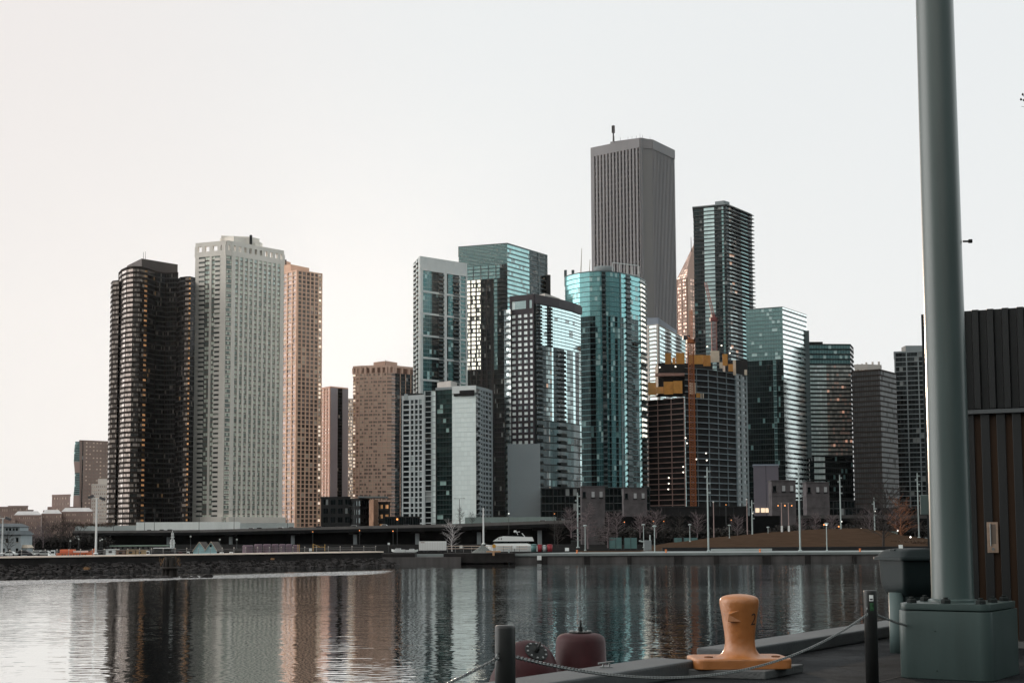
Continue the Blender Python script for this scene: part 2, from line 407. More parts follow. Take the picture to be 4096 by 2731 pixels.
def crown(t, i, h, piers, bh=1.6, m=None, w=1.2, back=1.0, base=0):
    """open parapet frame above wall i: piers at fractions, beam on top"""
    A = Vector((*t.pts[i], 0)); B = Vector((*t.pts[i+1], 0)); d = B-A; u = d.normalized(); nr = Vector((u.y, -u.x, 0))
    q = MB(); z = t.zt+.01
    for f in piers: q.obox(A+d*f-u*w/2-nr*back+Vector((0, 0, z)), u*w, nr*(back+.5), (0, 0, h-bh), m)
    q.obox(A-nr*back+Vector((0, 0, z+h-bh)), d, nr*(back+.503), (0, 0, bh), m)
    if base: q.obox(A-nr*back+Vector((0, 0, z)), d, nr*(back+.506), (0, 0, base), m)
    q.build('crown', t.root)

# ---- B: white concrete apartment tower
stB = dict(frame=cW, glass=gB, dep=.6, sh=.20, bdep=.8, bh=.50)
zt = 168.4
t = Tower('apartment_tower', 'tall white concrete high-rise with stacked balconies beside the black tower', 'tower', (905, 1022, 850),
          [(783, None, 857), (897, None, 850), (906, None, 849.5), (926, None, 851), (1134, None, 881)], z0=12, back=30)
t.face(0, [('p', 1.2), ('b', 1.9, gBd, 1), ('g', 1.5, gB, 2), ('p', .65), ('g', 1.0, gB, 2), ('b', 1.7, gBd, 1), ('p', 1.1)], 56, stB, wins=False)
t.face(1, [('p', 1)], 56, stB)
t.face(2, [('w', 1, gB, 3)], 56, stB)
t.face(3, [('p', 1.3)]+[('w', 1.15, gB, 2), ('p', .65)]*9+[('w', 1.15, gB, 2), ('p', 1.4)], 56, dict(stB, sh=.07), wins=True)
t.close(cW, 0)
for i, pr in ((0, (.03, .28, .55, .83, .98)), (2, (.02, .98)), (3, (.01, .1, .2, .3, .4, .5, .6, .7, .8, .9, .99))):
    crown(t, i, 9.0, pr, 2.6, cW, 2.2, 1.2, 3.2)
crown(t, 1, 9.0, (.5,), 2.6, cW, 2.2, 1.2, 3.2)
t.roofblock('penthouse', [(880, 953), (935, 944), (1030, 963)], (935, 944, 858), cW)
t.roofblock('lift_housing', [(885, None, 862), (1000, None, 866), (1038, None, 872)], (1000, 950, 868), cW)
t.roofblock('service_block', [(1020, None, 866), (1041, None, 868), (1050, None, 872)], (1041, 970, 869), cW)
t.mast(1004, 941, 866, .9, 'chimney', m=cD, r2=.9)
q = MB()   # entrance arcade under the tower
for i, ns in ((0, (0, .25, .55, .8, 1)), (3, (0, .1, .2, .3, .4, .5, .6, .7, .8, .9, 1))):
    A = Vector((*t.pts[i], 0)); B = Vector((*t.pts[i+1], 0)); d = B-A; u = d.normalized(); nr = Vector((u.y, -u.x, 0))
    for f in ns: q.obox(A+d*f-u*.9-nr*1+Vector((0, 0, .5)), u*1.8, nr*2.2, (0, 0, 12), cW)
    q.obox(A-nr*1+u*-1.5+Vector((0, 0, 12.3)), d+u*3, nr*3.2, (0, 0, 4.4), cW)
q.build('arcade', t.root)
q = MB(); pts = [(p[0]*1.003, p[1]+4) for p in t.outline]; q.prism(pts, .5, 12.2, cVoid); q.build('arcade_shade_block', t.root)  # dark block standing in for the shade inside the arcade

# ---- C: rose concrete grid tower behind the white one
stC = dict(frame=cC, glass=gC, dep=.5, sh=.24)
t = Tower('apartment_tower', 'rose-beige gridded high-rise half hidden behind the white tower', 'tower', (1190, 1082, 930),
          [(1118, None, 945), (1190, None, 930), (1288, None, 944)], z0=8, back=35)
t.face(0, [('w', 1.4, gC, 1), ('p', .3), ('w', 1.4, gC, 1), ('p', .4), ('w', 1.6, gC, 1), ('p', .45), ('w', 1.2, gC, 1), ('p', .45)], 61, stC)
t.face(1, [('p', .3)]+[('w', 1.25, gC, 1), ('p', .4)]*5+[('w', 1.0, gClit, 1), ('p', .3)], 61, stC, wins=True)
t.close(cC, .5)
t.roofblock('penthouse', [(1100, None, 955), (1162, None, 948), (1237, None, 962)], (1162, 1059, 950), cC)
t.roofblock('lift_housing', [(1100, None, 962), (1140, None, 952), (1163, None, 958)], (1140, 1044, 953), cC)
t.mast(1142, 1039, 953, .8, 'chimney', m=cD, r2=.8)
q = MB()
for px in (1130, 1165, 1205, 1245, 1285):
    a = atY(px, 2085, 934); q.box(a.x-1.2, a.x+1.2, 934, 937, .5, 12, cC)
q.build('arcade', t.root)

# ---- D / D2: slim panel tower and pale tower behind
t = Tower('apartment_tower', 'slim high-rise with smooth grey panels left of the warm tan tower', 'tower', (1322, 1550, 1000), [(1284, 1556), (1322, 1550), (1391, 1557)], z0=6, back=25)
t.face(0, [('p', .3)]+[('w', 1, gE, 2), ('p', .3)]*3, 44, dict(frame=cE, glass=gE, dep=.5, sh=.4))
t.face(1, [('s', 2.6, cGrey), ('g', 1.9, gDk, 4), ('s', 2.1, cGrey)], 44, dict(frame=cGrey, glass=gDk, dep=.8, sh=.3))
t.close(cE, 1)
t = Tower('apartment_tower', 'sliver of pale far high-rise between the slim panelled tower and the tan tower', 'tower', (1400, 1598, 1100), [(1384, 1599), (1428, 1598)], z0=6, back=25)
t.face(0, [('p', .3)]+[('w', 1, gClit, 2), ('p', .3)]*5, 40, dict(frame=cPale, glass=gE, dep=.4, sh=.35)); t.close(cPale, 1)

# ---- E: warm tan tower
stE = dict(frame=cE, glass=gE, dep=.5, sh=.30)
t = Tower('apartment_tower', 'warm tan mid-height tower with stepped penthouse in front of the gap of sky', 'tower', (1564, 1490, 950),
          [(1413, None, 957), (1440, None, 954), (1548, None, 950), (1566, None, 950.5), (1580, None, 953), (1664, None, 966)], z0=6, back=35)
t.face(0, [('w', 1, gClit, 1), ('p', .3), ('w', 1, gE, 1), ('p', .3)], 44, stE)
t.face(1, [('w', 1, gE, 2), ('p', .16)]*6, 44, stE, wins=True)
t.face(2, [('w', 1, gE, 1)], 44, stE); t.face(3, [('w', 1, gC, 1)], 44, stE)
t.face(4, [('g', 1, gDk, 2), ('p', .08)]*4, 44, dict(frame=cC, glass=gDk, dep=.4, sh=.15, bars=(1, .12), bm=mat('brown_line', (.13, .09, .085), .8)))
t.close(cE, 0)
for i, pr in ((0, (.02, .5, .98)), (1, (.02, .2, .4, .6, .8, .98)), (4, (.02, .33, .66, .98))): crown(t, i, 5.2, pr, 1.4, cE, 1.5, 1.2)
crown(t, 2, 5.2, (.5,), 1.4, cE, 1.5, 1.2); crown(t, 3, 5.2, (.5,), 1.4, cE, 1.5, 1.2)
q = MB(); q.prism([(p[0]*1.004, p[1]+4) for p in t.outline], t.zt+.02, t.zt+5.0, cBrick); q.build('colonnade_wall', t.root)
t.roofblock('penthouse', [(1494, 1449), (1545, 1443), (1589, 1450)], (1545, 1443, 962), cE)
t.mast(1543, 1438, 962, .3)

# ---- F: light grey grid building
stF = dict(frame=cF, glass=gF, dep=.5, sh=.26)
t = Tower('apartment_block', 'light grey building with white grid of square dark windows', 'building', (1697, 1594, 700),
          [(1610, None, 706), (1697, None, 700)], z0=3, back=24)
t.face(0, [('p', .3), ('w', 1.5, gDk, 1), ('p', .4)]+[('w', .72, gF, 1), ('p', .34)]*3+[('p', .12)], 27, stF, wins=True)
t.close(cF, 2)
s = Tower('x', 'x', 'x', (1740, 1563, 698), [(1697, None, 699), (1745, None, 697)], z0=3, back=24)
bpy.data.objects.remove(s.root); s.root = t.root
s.face(0, [('p', .25), ('w', 1.3, gDk, 1), ('p', .15), ('w', .8, gGb, 1), ('p', .1)], 28, dict(stF, sh=.14)); s.core.quad([(p[0], p[1], s.zt) for p in s.outline], cF)
s.core.build('stair_tower', t.root); s.frame.build('stair_tower_frame', t.root)
t.block('service_block', (1617, 1630), 1575, 704, m=cF, depth=6); t.block('lift_housing', (1632, 1690), 1573, 706, m=cD, depth=6)

# ---- G: dark glass wing, silver wall, grey punched wall
t = Tower('office_building', 'mid-rise with tall silver glass wall beside dark green glass', 'building', (1903, 1553, 680),
          [(1744, None, 688), (1808, None, 684), (1903, None, 680), (1916, None, 684), (1940, None, 690), (1967, None, 702)], z0=3, back=28)
t.face(0, [('p', .06), ('g', 1, gG, 5)], 31, dict(frame=cDkM, glass=gG, dep=.4, sh=.1, bars=(1, .06)))  # darker reflection of this wall is put into its tint
t.face(1, [('g', 1, gGb, 8)], 31, dict(frame=cWhM, glass=gGb, dep=.3, sh=.1, bars=(1, .02), bm=cWhM, bd=.05))
t.face(2, [('b', 1, gDk, 1)], 31, dict(frame=cG, glass=gDk, dep=.4, sh=.4))
t.face(3, [('p', .5), ('w', 1, gDk, 1), ('p', .4), ('w', 1, gDk, 1), ('p', .4)], 31, dict(frame=cG, glass=gDk, dep=.4, sh=.4))
t.face(4, [('w', 1, gDk, 1), ('p', .4), ('w', 1, gDk, 1), ('p', .5)], 31, dict(frame=cG, glass=gDk, dep=.4, sh=.4))
t.close(cG, 1.2)
t.roofblock('penthouse', [(1749, None, 700), (1803, None, 692), (1828, None, 700)], (1803, 1524, 694), cPale)
q = MB(); a = atYZ(1808, 683.2, t.zt); b = atYZ(1904, 679.2, t.zt)
q.obox((a.x, a.y, t.zt-2.2), (b.x-a.x, b.y-a.y, 0), (0, .9, 0), (0, 0, 3.6), cWhM)
q.obox((a.x+.8, a.y-.12, t.zt-3.4), (b.x-a.x-1.6, b.y-a.y, 0), (0, .9, 0), (0, 0, 2.6), cVoid); q.build('roof_band', t.root)

# ---- H: tall slate tower with sun glare on its windows made to glow
zy = lambda y, D: EYE+(HORIZ-y)*D/F
t = Tower('office_tower', 'tall blue-grey tower with a column of painted sun glare below its ribbed crown', 'tower', (2029, 975, 1000),
          [(1835, 990), (2029, 975), (2188, 1023)], z0=5, back=35)
stH = dict(frame=cMull, glass=gTeal2, dep=.4, sh=.3)
zc = zy(1045, 1000); zl = zy(1103, 1000); zb = zy(1474, 1000)
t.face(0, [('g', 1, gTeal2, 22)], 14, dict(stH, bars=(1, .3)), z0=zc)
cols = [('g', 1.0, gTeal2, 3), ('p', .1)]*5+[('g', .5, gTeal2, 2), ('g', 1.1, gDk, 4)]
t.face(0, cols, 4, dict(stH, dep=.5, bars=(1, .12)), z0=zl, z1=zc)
low = [('g', .35, gDk, 1), ('g', .75, gGlare, 4), ('p', .14), ('g', .7, gGlare, 3), ('p', .14), ('g', .65, gGlare, 3), ('p', .2), ('g', .6, gDk, 2), ('p', .16), ('g', .6, gDk, 2), ('p', .45), ('g', .55, gTeal2, 4), ('g', 1.6, gDk, 6)]
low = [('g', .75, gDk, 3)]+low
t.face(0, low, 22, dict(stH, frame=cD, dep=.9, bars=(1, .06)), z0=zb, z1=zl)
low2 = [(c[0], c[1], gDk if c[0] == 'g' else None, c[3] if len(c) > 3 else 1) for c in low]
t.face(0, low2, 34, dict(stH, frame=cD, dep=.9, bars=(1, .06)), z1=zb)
t.face(1, [('g', 2.4, gTeal2, 12), ('p', .1), ('g', .8, gDk, 3), ('p', .12), ('g', .8, gDk, 3), ('p', .1)], 64, dict(stH, bars=(1, .22)))
t.close(cMull, .6, nwin=0)
t.block('service_wing', (2184, 2202), 1099, 1040, zb=60, m=cD, depth=20)

# ---- I: white framed glass tower
t = Tower('apartment_tower', 'teal glass high-rise divided by white horizontal bars and a white roof band', 'tower', (1680.6, 1027.5, 850),
          [(1654.5, 1057), (1680.6, 1027.5), (1867, 1057)], z0=4, back=30, backdir='box')
zt_ = t.zt; zb = zt_-7.4
stI = dict(frame=cWhM, glass=gTeal, dep=.6, sh=.12, bdep=1.0, bmat=cDkM, bpar=cMull, bars=(5, .42), bm=cWhM)
t.face(0, [('s', .5, cWhM), ('b', 1, gTeal2, 1), ('s', .4, cWhM), ('b', .8, gTeal2, 1), ('s', .6, cWhM)], 60, dict(stI, bars=0, bpar=cWhM), z1=zt_)
t.face(1, [('p', .9), ('g', 3.6, gTeal, 4), ('g', 2.6, gTealD, 3), ('b', 2.0, gDk, 1), ('p', 1.2), ('g', .8, gDk, 1), ('g', 1.9, gTeal, 2), ('b', 2.3, gDk, 1), ('p', .5), ('w', 2.2, gTeal2, 3), ('p', .6)], 60, stI, z1=zb)
t.face(1, [('s', 1, cWhM)], 2, dict(stI, bars=0), z0=zb)
t.close(cWhM, .5)

# ---- J: plum tower
stJ = dict(frame=cJ, glass=gJw, dep=.45, sh=.44)
t = Tower('apartment_tower', 'dark plum tower with a regular grid of bright square windows', 'tower', (2136, 1182, 720),
          [(2041, None, 727), (2136, None, 720), (2230, None, 735), (2290, None, 748), (2322, None, 758)], z0=3, back=30)
zt_ = t.zt; zb = zt_-8.5
t.face(0, [('p', .45), ('w', 4.2, gIce, 5), ('p', .8), ('w', .9, gIce, 1), ('p', .5)], 1, dict(stJ, sh=.5), z0=zb)
t.face(0, [('p', .5)]+[('w', 1.1, gJw, 2), ('p', .62)]*3+[('w', .85, gJw, 1), ('p', .4)], 39, stJ, z1=zb, wins=True)
stJ2 = dict(frame=cDkM, glass=gIce, dep=.35, sh=.1, bdep=1.2, bmat=cDkM, bpar=cDkM, bars=(1, .10))
zm = zy(1390, 735)
t.face(1, [('p', .3), ('b', .9, gDk, 2), ('g', 1.2, gIce, 2), ('b', .8, gDk, 2), ('g', 1.3, gIce, 2)], 12, stJ2, z0=zm, z1=zt_-4)
t.face(2, [('g', 1, gIce, 4)], 12, stJ2, z0=zm, z1=zt_-4); t.face(3, [('g', 1, gIce, 4)], 12, stJ2, z0=zm, z1=zt_-4)
zl_ = zy(1690, 738)  # lower floors: dark and pale strips imitate streaky reflections
t.face(1, [('p', .3), ('b', .9, gDk, 2), ('g', 1.0, gDk, 2), ('g', 1.1, gMix, 3), ('g', .3, gIce, 1), ('g', .9, gDk, 2)], 16, stJ2, z0=zl_, z1=zm)
t.face(2, [('b', .8, gDk, 2), ('g', .35, gIce, 1), ('g', .8, gMix, 2)], 16, stJ2, z0=zl_, z1=zm)
t.face(3, [('g', .35, gIce, 1), ('g', .6, gDk, 2), ('g', .35, gIce, 1)], 16, stJ2, z0=zl_, z1=zm)
t.face(1, [('p', .3), ('b', .9, gDk, 2), ('g', 1.4, gDk, 3), ('g', .2, gMix, 1), ('g', 1.6, gTealD, 4)], 16, stJ2, z1=zl_)
t.face(2, [('b', .8, gDk, 2), ('g', 1.1, gTealD, 3)], 16, stJ2, z1=zl_)
t.face(3, [('g', 1, gTealD, 3), ('g', .25, gIce, 1)], 16, stJ2, z1=zl_)
for i in (1, 2, 3): t.face(i, [('s', 1, cJ)], 1, dict(stJ, dep=1.6), z0=zt_-4)
t.close(cJ, .8)
t.roofblock('penthouse', [(2152, None, 738), (2180, None, 733), (2240, None, 750)], (2180, 1174, 734), cPale)
t.block('blank_wall', (2030, 2160), 1775, 716, zb=2, m=cBlank, depth=3, yaw=rad(-2))
s = Tower('x', 'x', 'x', (2030, 1236, 724), [(2019, None, 728), (2042, None, 725)], z0=3, back=15)
bpy.data.objects.remove(s.root); s.root = t.root
s.face(0, [('p', .2), ('b', 1, gJw, 2)], 36, dict(stJ, frame=cMull, bdep=1.2, bmat=cDkM, bpar=cMull)); s.core.quad([(p[0], p[1], s.zt) for p in s.outline], cJ)
s.core.build('balcony_wing', t.root); s.frame.build('wing_frame', t.root); [b_.build('balcony_column', t.root) for b_ in s.bal]

# ---- K: curved teal glass tower
t = Tower('apartment_tower', 'curved teal glass high-rise in front of the tallest tower', 'tower', (2398, 1086, 790),
          [(2260, None, 806), (2290, None, 799), (2318, None, 795), (2358, None, 791), (2398, None, 790), (2440, None, 791), (2478, None, 795), (2520, None, 802), (2559, None, 811), (2580, None, 822)], z0=3, back=30)
stK = dict(frame=cMull, glass=gTeal, dep=.3, sh=.1, bdep=.9, bmat=cDkM, bpar=cMull, bars=(1, .10), bm=mat('teal_mullion', (.10, .20, .21), .4, .6))
N_ = 48; zk = zy(1265, 795); zk2 = zy(1500, 795)
R_ = dict(z0=zk)
t.curve(0, 4, [('g', 1, gTeal, 4)], 9, stK, zk, None)
t.face(4, [('g', .3, gTeal, 1), ('b', .6, gDk, 1), ('g', .7, gTeal, 2)], 9, stK, **R_); t.face(5, [('g', 1, gTeal, 4)], 9, stK, **R_)
t.face(6, [('p', .15), ('g', .6, gTeal, 2), ('b', .6, gDk, 1)], 9, stK, **R_); t.face(7, [('g', 1, gTeal, 4)], 9, stK, **R_)
t.face(8, [('b', 1, gGlare, 1)], 9, stK, **R_)
L_ = dict(z1=zk)  # lower floors: mirrored dark city and bright streaks put into the tints
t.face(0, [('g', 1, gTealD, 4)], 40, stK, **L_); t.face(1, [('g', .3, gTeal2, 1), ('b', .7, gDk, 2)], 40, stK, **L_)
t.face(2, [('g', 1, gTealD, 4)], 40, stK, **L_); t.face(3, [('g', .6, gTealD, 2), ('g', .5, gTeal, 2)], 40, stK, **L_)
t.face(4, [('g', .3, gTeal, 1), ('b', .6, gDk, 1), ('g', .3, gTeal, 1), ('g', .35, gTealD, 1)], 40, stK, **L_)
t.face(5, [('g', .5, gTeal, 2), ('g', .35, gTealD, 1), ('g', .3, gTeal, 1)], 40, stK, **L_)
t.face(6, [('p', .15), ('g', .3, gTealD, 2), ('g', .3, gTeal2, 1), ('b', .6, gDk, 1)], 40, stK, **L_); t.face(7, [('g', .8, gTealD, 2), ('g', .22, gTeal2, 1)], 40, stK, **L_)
t.face(8, [('b', 1, gGlare, 1)], 22, stK, z0=zy(1760, 815), z1=zk); t.face(8, [('b', 1, gDk, 1)], 18, stK, z1=zy(1760, 815))  # glowing balcony bays imitate sun glints
t.close(cMull, .4)
q = MB(); a = atYZ(2416, 803, t.zt); q.lathe((a.x, a.y, t.zt), [(5.9, 0), (5.9, 4.6), (5.5, 4.8)], cG, 24); q.build('penthouse', t.root)
q = MB()
for px in (2450, 2478, 2508, 2530, 2557):
    a = atYZ(px, 797+(px-2450)*.1, t.zt); q.box(a.x-.2, a.x+.2, a.y, a.y+.4, t.zt, t.zt+6.2, cWhM)
a = atYZ(2450, 797, t.zt); b = atYZ(2557, 807, t.zt); q.obox((a.x, a.y, t.zt+6.2), (b.x-a.x, b.y-a.y, 0), (0, .5, 0), (0, 0, .5), cWhM)
q.obox((a.x, a.y, t.zt+.5), (b.x-a.x, b.y-a.y, 0), (0, .45, 0), (0, 0, .4), cWhM)
q.build('roof_screen', t.root)
for px in (2262, 2292): a = atYZ(px, 806, t.zt); q = MB(); q.box(a.x-.8, a.x+.8, a.y, a.y+.5, t.zt, t.zt+4, cMull); q.build('roof_post', t.root)

# ---- L: tallest granite tower
stL = dict(frame=cAon, glass=gAon, dep=1.2, sh=.3)
t = Tower('skyscraper', 'tallest tower on the skyline, grey granite with close vertical ribs', 'tower', (2606, 559, 1323),
          [(2365, 593), (2560, 553), (2566, None, 1321), (2606, 559), (2695, 602)], z0=5, back=40)
zc = t.zt-9
t.face(0, [('p', 1.9)]+[('g', .9, gAon, 1), ('p', .95)]*13+[('g', .9, gAon, 1), ('p', .3)], 70, stL, z1=zc)
t.face(1, [('p', 1)], 70, stL, z1=zc); t.face(2, [('s', 1, cAon2)], 70, stL, z1=zc)
t.face(3, [('p', .5)]+[('g', .6, gAon, 1), ('p', .6)]*15+[('p', .5)], 70, dict(stL, dep=.8), z1=zc)
for i in range(4): t.face(i, [('s', 1, cAon)], 1, dict(stL, dep=2.1), z0=zc)
t.close(cAon, 0)
t.roofblock('penthouse', [(2441, None, 1340), (2565, None, 1326), (2606, None, 1333)], (2565, 551, 1326), cAon)
t.mast(2453, 502, 1345, 1.0, r2=.5)
for px, py in ((2457, 545), (2481, 548), (2512, 547), (2560, 535), (2570, 540), (2600, 548), (2545, 543), (2528, 546)): t.mast(px, py, 1338, .25)
q = MB(); p = atY(2453, 520, 1345); q.box(p.x-1.5, p.x+1.5, p.y-1, p.y+1, p.z-3, p.z+4, M_DARKMETAL); q.build('antenna_drum', t.root)

# ---- M: slab balcony tower
t = Tower('apartment_tower', 'dark glass tower with protruding floor slabs right of the tallest tower', 'tower', (2903, 822, 1120),
          [(2773, None, 1131), (2893, None, 1121), (2903, None, 1120), (2914, None, 1123), (3006, None, 1158)], z0=5, back=35)
stM = dict(frame=cMull, glass=gDk, dep=.3, sh=.1, bars=(1, .16), bd=1.1, bm=mat('slab_edge', (.07, .08, .085), .8))
Nf = 82
t.face(0, [('g', 1.0, gTealD, 2), ('g', .7, gDk, 2), ('g', 1.7, gIce, 3), ('g', 1.2, gDk, 2), ('g', .3, gTeal2, 1)], Nf, stM)
t.face(1, [('g', 1, gDk, 1)], Nf, stM); t.face(2, [('g', 1, gDk, 1)], Nf, stM)
t.face(3, [('g', 1, gMix, 3), ('g', .7, gDk, 2), ('g', 1, gTeal2, 2), ('g', .6, gDk, 1)], Nf, dict(stM, bd=2.4, bars=(1, .16), bm=mat('slab_edge_pale', (.16, .17, .175), .8)))
t.close(cDkM, .5)
q = MB(); q.prism([(p[0]*1.0+(-1 if i == 0 else 0), p[1]-1.5) for i, p in enumerate(t.pts)]+t.bk, t.zt+.5, t.zt+1.3, cG); q.build('roof_slab', t.root)
t.roofblock('penthouse', [(2860, None, 1134), (2895, None, 1130), (2918, None, 1136)], (2895, 802, 1130), cG)

# ---- N: pointed copper toned tower
t = Tower('skyscraper', 'narrow copper toned tower with a pointed gable beside the slab tower', 'tower', (2748, 1112, 1400), [(2705, 1121), (2748, 1112), (2830, 1130)], z0=5, back=30)
t.face(0, [('p', .2), ('w', 1, gN, 2), ('p', .3), ('w', 1, gN, 2), ('p', .2)], 70, dict(frame=cE, glass=gN, dep=.6, sh=.4))
t.face(1, [('p', .5), ('g', 1, gN, 2), ('p', .3), ('g', 1, gN, 2), ('p', .3), ('g', 1, gN, 2)], 70, dict(frame=mat('copper_stone', (.62, .42, .33), .6), glass=gN, dep=.8, sh=.3))
t.close(cE, 0)
ap = atY(2776, 975, 1415); q = MB(); zt_ = t.zt
L0, N0, R0 = [Vector((*p, zt_+.1)) for p in t.pts]; up = Vector((0, 0, 1))
g1 = atYZ(2750, 1402, zy(1062, 1402))
for tri in ((L0, N0, g1), (N0, R0, ap), (L0, g1, ap), (N0, ap, g1)): q.quad(tri, gN if tri[0] == L0 else cE, [(0, 0), (4, 0), (2, 5)])
B0, B1 = [Vector((*p, zt_+.1)) for p in t.bk]
q.quad((R0, B0, ap), cE); q.quad((B0, B1, ap), cE); q.quad((B1, L0, ap), cE); q.build('gable_roof', t.root)
t.mast(2764, 948, 1412, .6, 'spire', zb=ap.z-20)

# ---- O: pale building in front of the tall granite tower
t = Tower('apartment_tower', 'pale grey stepped tower low in front of the tallest tower', 'tower', (2632, 1300, 1150), [(2584, 1306), (2632, 1300), (2742, 1356)], z0=5, back=30)
t.face(0, [('p', .4), ('b', 1, gIce, 1), ('p', .2)], 52, dict(frame=cPale, glass=gIce, dep=.5, sh=.3))
t.face(1, [('p', .15), ('g', 1, gIce, 3), ('b', .8, gDk, 1), ('g', 1, gIce, 3), ('b', .8, gDk, 1), ('g', 1, gTeal2, 3)], 52, dict(frame=cPale, glass=gIce, dep=.5, sh=.3, bars=(1, .12), bmat=cPale))
t.close(cPale, .8)
t.roofblock('penthouse', [(2588, None, 1158), (2634, None, 1156), (2706, None, 1230)], (2634, 1270, 1156), cGrey)

# ---- P: tower under construction
cSl = mat('raw_slab', (.19, .23, .25), .9, var=.2, scale=.3); cSlP = mat('raw_slab_rosy', (.40, .27, .24), .9, var=.2, scale=.3)
orange = [mat('formwork_%d' % i, c, .8, var=.15, scale=.4) for i, c in enumerate(((.55, .27, .07), (.62, .36, .14), (.45, .22, .06), (.60, .52, .42)))]
t = Tower('construction_tower', 'unfinished tower of bare floor slabs topped by orange formwork', 'tower', (2832, 1478, 850),
          [(2738, None, 840), (2832, None, 850), (2940, None, 872), (2985, None, 886)], z0=3, back=35)
stP = dict(frame=cSl, glass=cVoid, dep=.5, sh=.1, bars=(1, .15), bd=1.0, bm=cSl)
nP = 28
t.face(0, [('g', 1, cVoid), ('p', .03), ('g', 1, cVoid), ('p', .05)], nP, stP)
t.face(1, [('g', 1, cVoid), ('p', .04), ('g', 1, cVoid), ('p', .04), ('g', 1, cVoid), ('p', .06)], nP, stP)
t.face(2, [('p', .3), ('w', 1, gDk, 1), ('p', .5), ('w', 1, gDk, 1), ('p', .3)], nP, dict(frame=cG, glass=gDk, dep=.6, sh=.4))
t.close(cVoid, 0)
s = Tower('x', 'x', 'x', (2738, 1590, 828), [(2592, None, 846), (2738, None, 828)], z0=3, back=25)
bpy.data.objects.remove(s.root); s.root = t.root
s.face(0, [('p', .04), ('g', 1, cVoid), ('p', .05), ('g', 1.4, cVoid), ('p', .05), ('g', 1.3, cVoid), ('p', .07)], 26, dict(stP, frame=cSlP, bm=cSlP)); s.core.quad([(p[0], p[1], s.zt) for p in s.outline], cSlP)
s.core.quad([(s.outline[1][0], s.outline[1][1], 3), (s.outline[2][0], s.outline[2][1], 3), (s.outline[2][0], s.outline[2][1], s.zt), (s.outline[1][0], s.outline[1][1], s.zt)], cVoid)
s.core.build('low_wing', t.root); s.frame.build('wing_slab_frame', t.root)
t.block('concrete_core', (2632, 2850), 1452, 862, zb=90, m=cD, depth=18)
t.block('core_ledge', (2622, 2760), 1492, 858, zb=atY(2622, 1503, 858).z, m=cSlP, depth=4)
t.block('site_cabin', (2900, 2990), 1440, 880, m=cD, depth=10)
for (x0, x1, y0, y1, D, mi) in ((2592, 2624, 1529, 1580, 842, 1), (2625, 2654, 1547, 1574, 838, 1), (2655, 2692, 1526, 1577, 834, 0), (2693, 2729, 1523, 1573, 829, 0),
                                (2704, 2738, 1411, 1455, 846, 0), (2660, 2684, 1412, 1456, 848, 2), (2690, 2702, 1430, 1456, 849, 1), (2752, 2812, 1420, 1456, 845, 0), (2813, 2842, 1420, 1464, 847, 2), (2843, 2877, 1403, 1448, 848, 3),
                                (2878, 2890, 1448, 1472, 850, 3), (2890, 2910, 1416, 1462, 853, 2), (2914, 2932, 1456, 1485, 858, 0), (2932, 2943, 1440, 1500, 862, 3), (2978, 2988, 1478, 1500, 868, 3), (2755, 2782, 1530, 1575, 832, 3),
                                (2785, 2800, 1572, 1590, 838, 0), (2802, 2806, 1573, 1592, 838, 3), (2811, 2815, 1573, 1592, 838, 3)):
    t.block('formwork_panel', (x0, x1), y0, D, zb=atY(x0, y1, D).z, m=orange[mi], depth=.5)
mLamp = emit('site_lamp', (1, .93, .8), 2.2)
for (px, py, D) in ((2639, 1469, 842), (2702, 1466, 842), (2829, 1386, 845), (2886, 1382, 845), (2924, 1392, 850), (2919, 1412, 850), (2742, 1751, 826), (2748, 1772, 826), (2824, 1812, 845), (2785, 1836, 838), (2827, 1840, 845), (2733, 1866, 826), (2733, 1888, 826), (2675, 1910, 832), (2675, 1933, 832), (2673, 1956, 832)):
    c = atY(px, py, D); q = MB(); q.lathe(c, [(.05, -.45), (.45, -.2), (.45, .2), (.05, .45)], mLamp, 8); q.build('work_light', t.root)
# the pale row of end windows, made to glow like sun glints, hangs on the curved tower's corner (its own balconies)

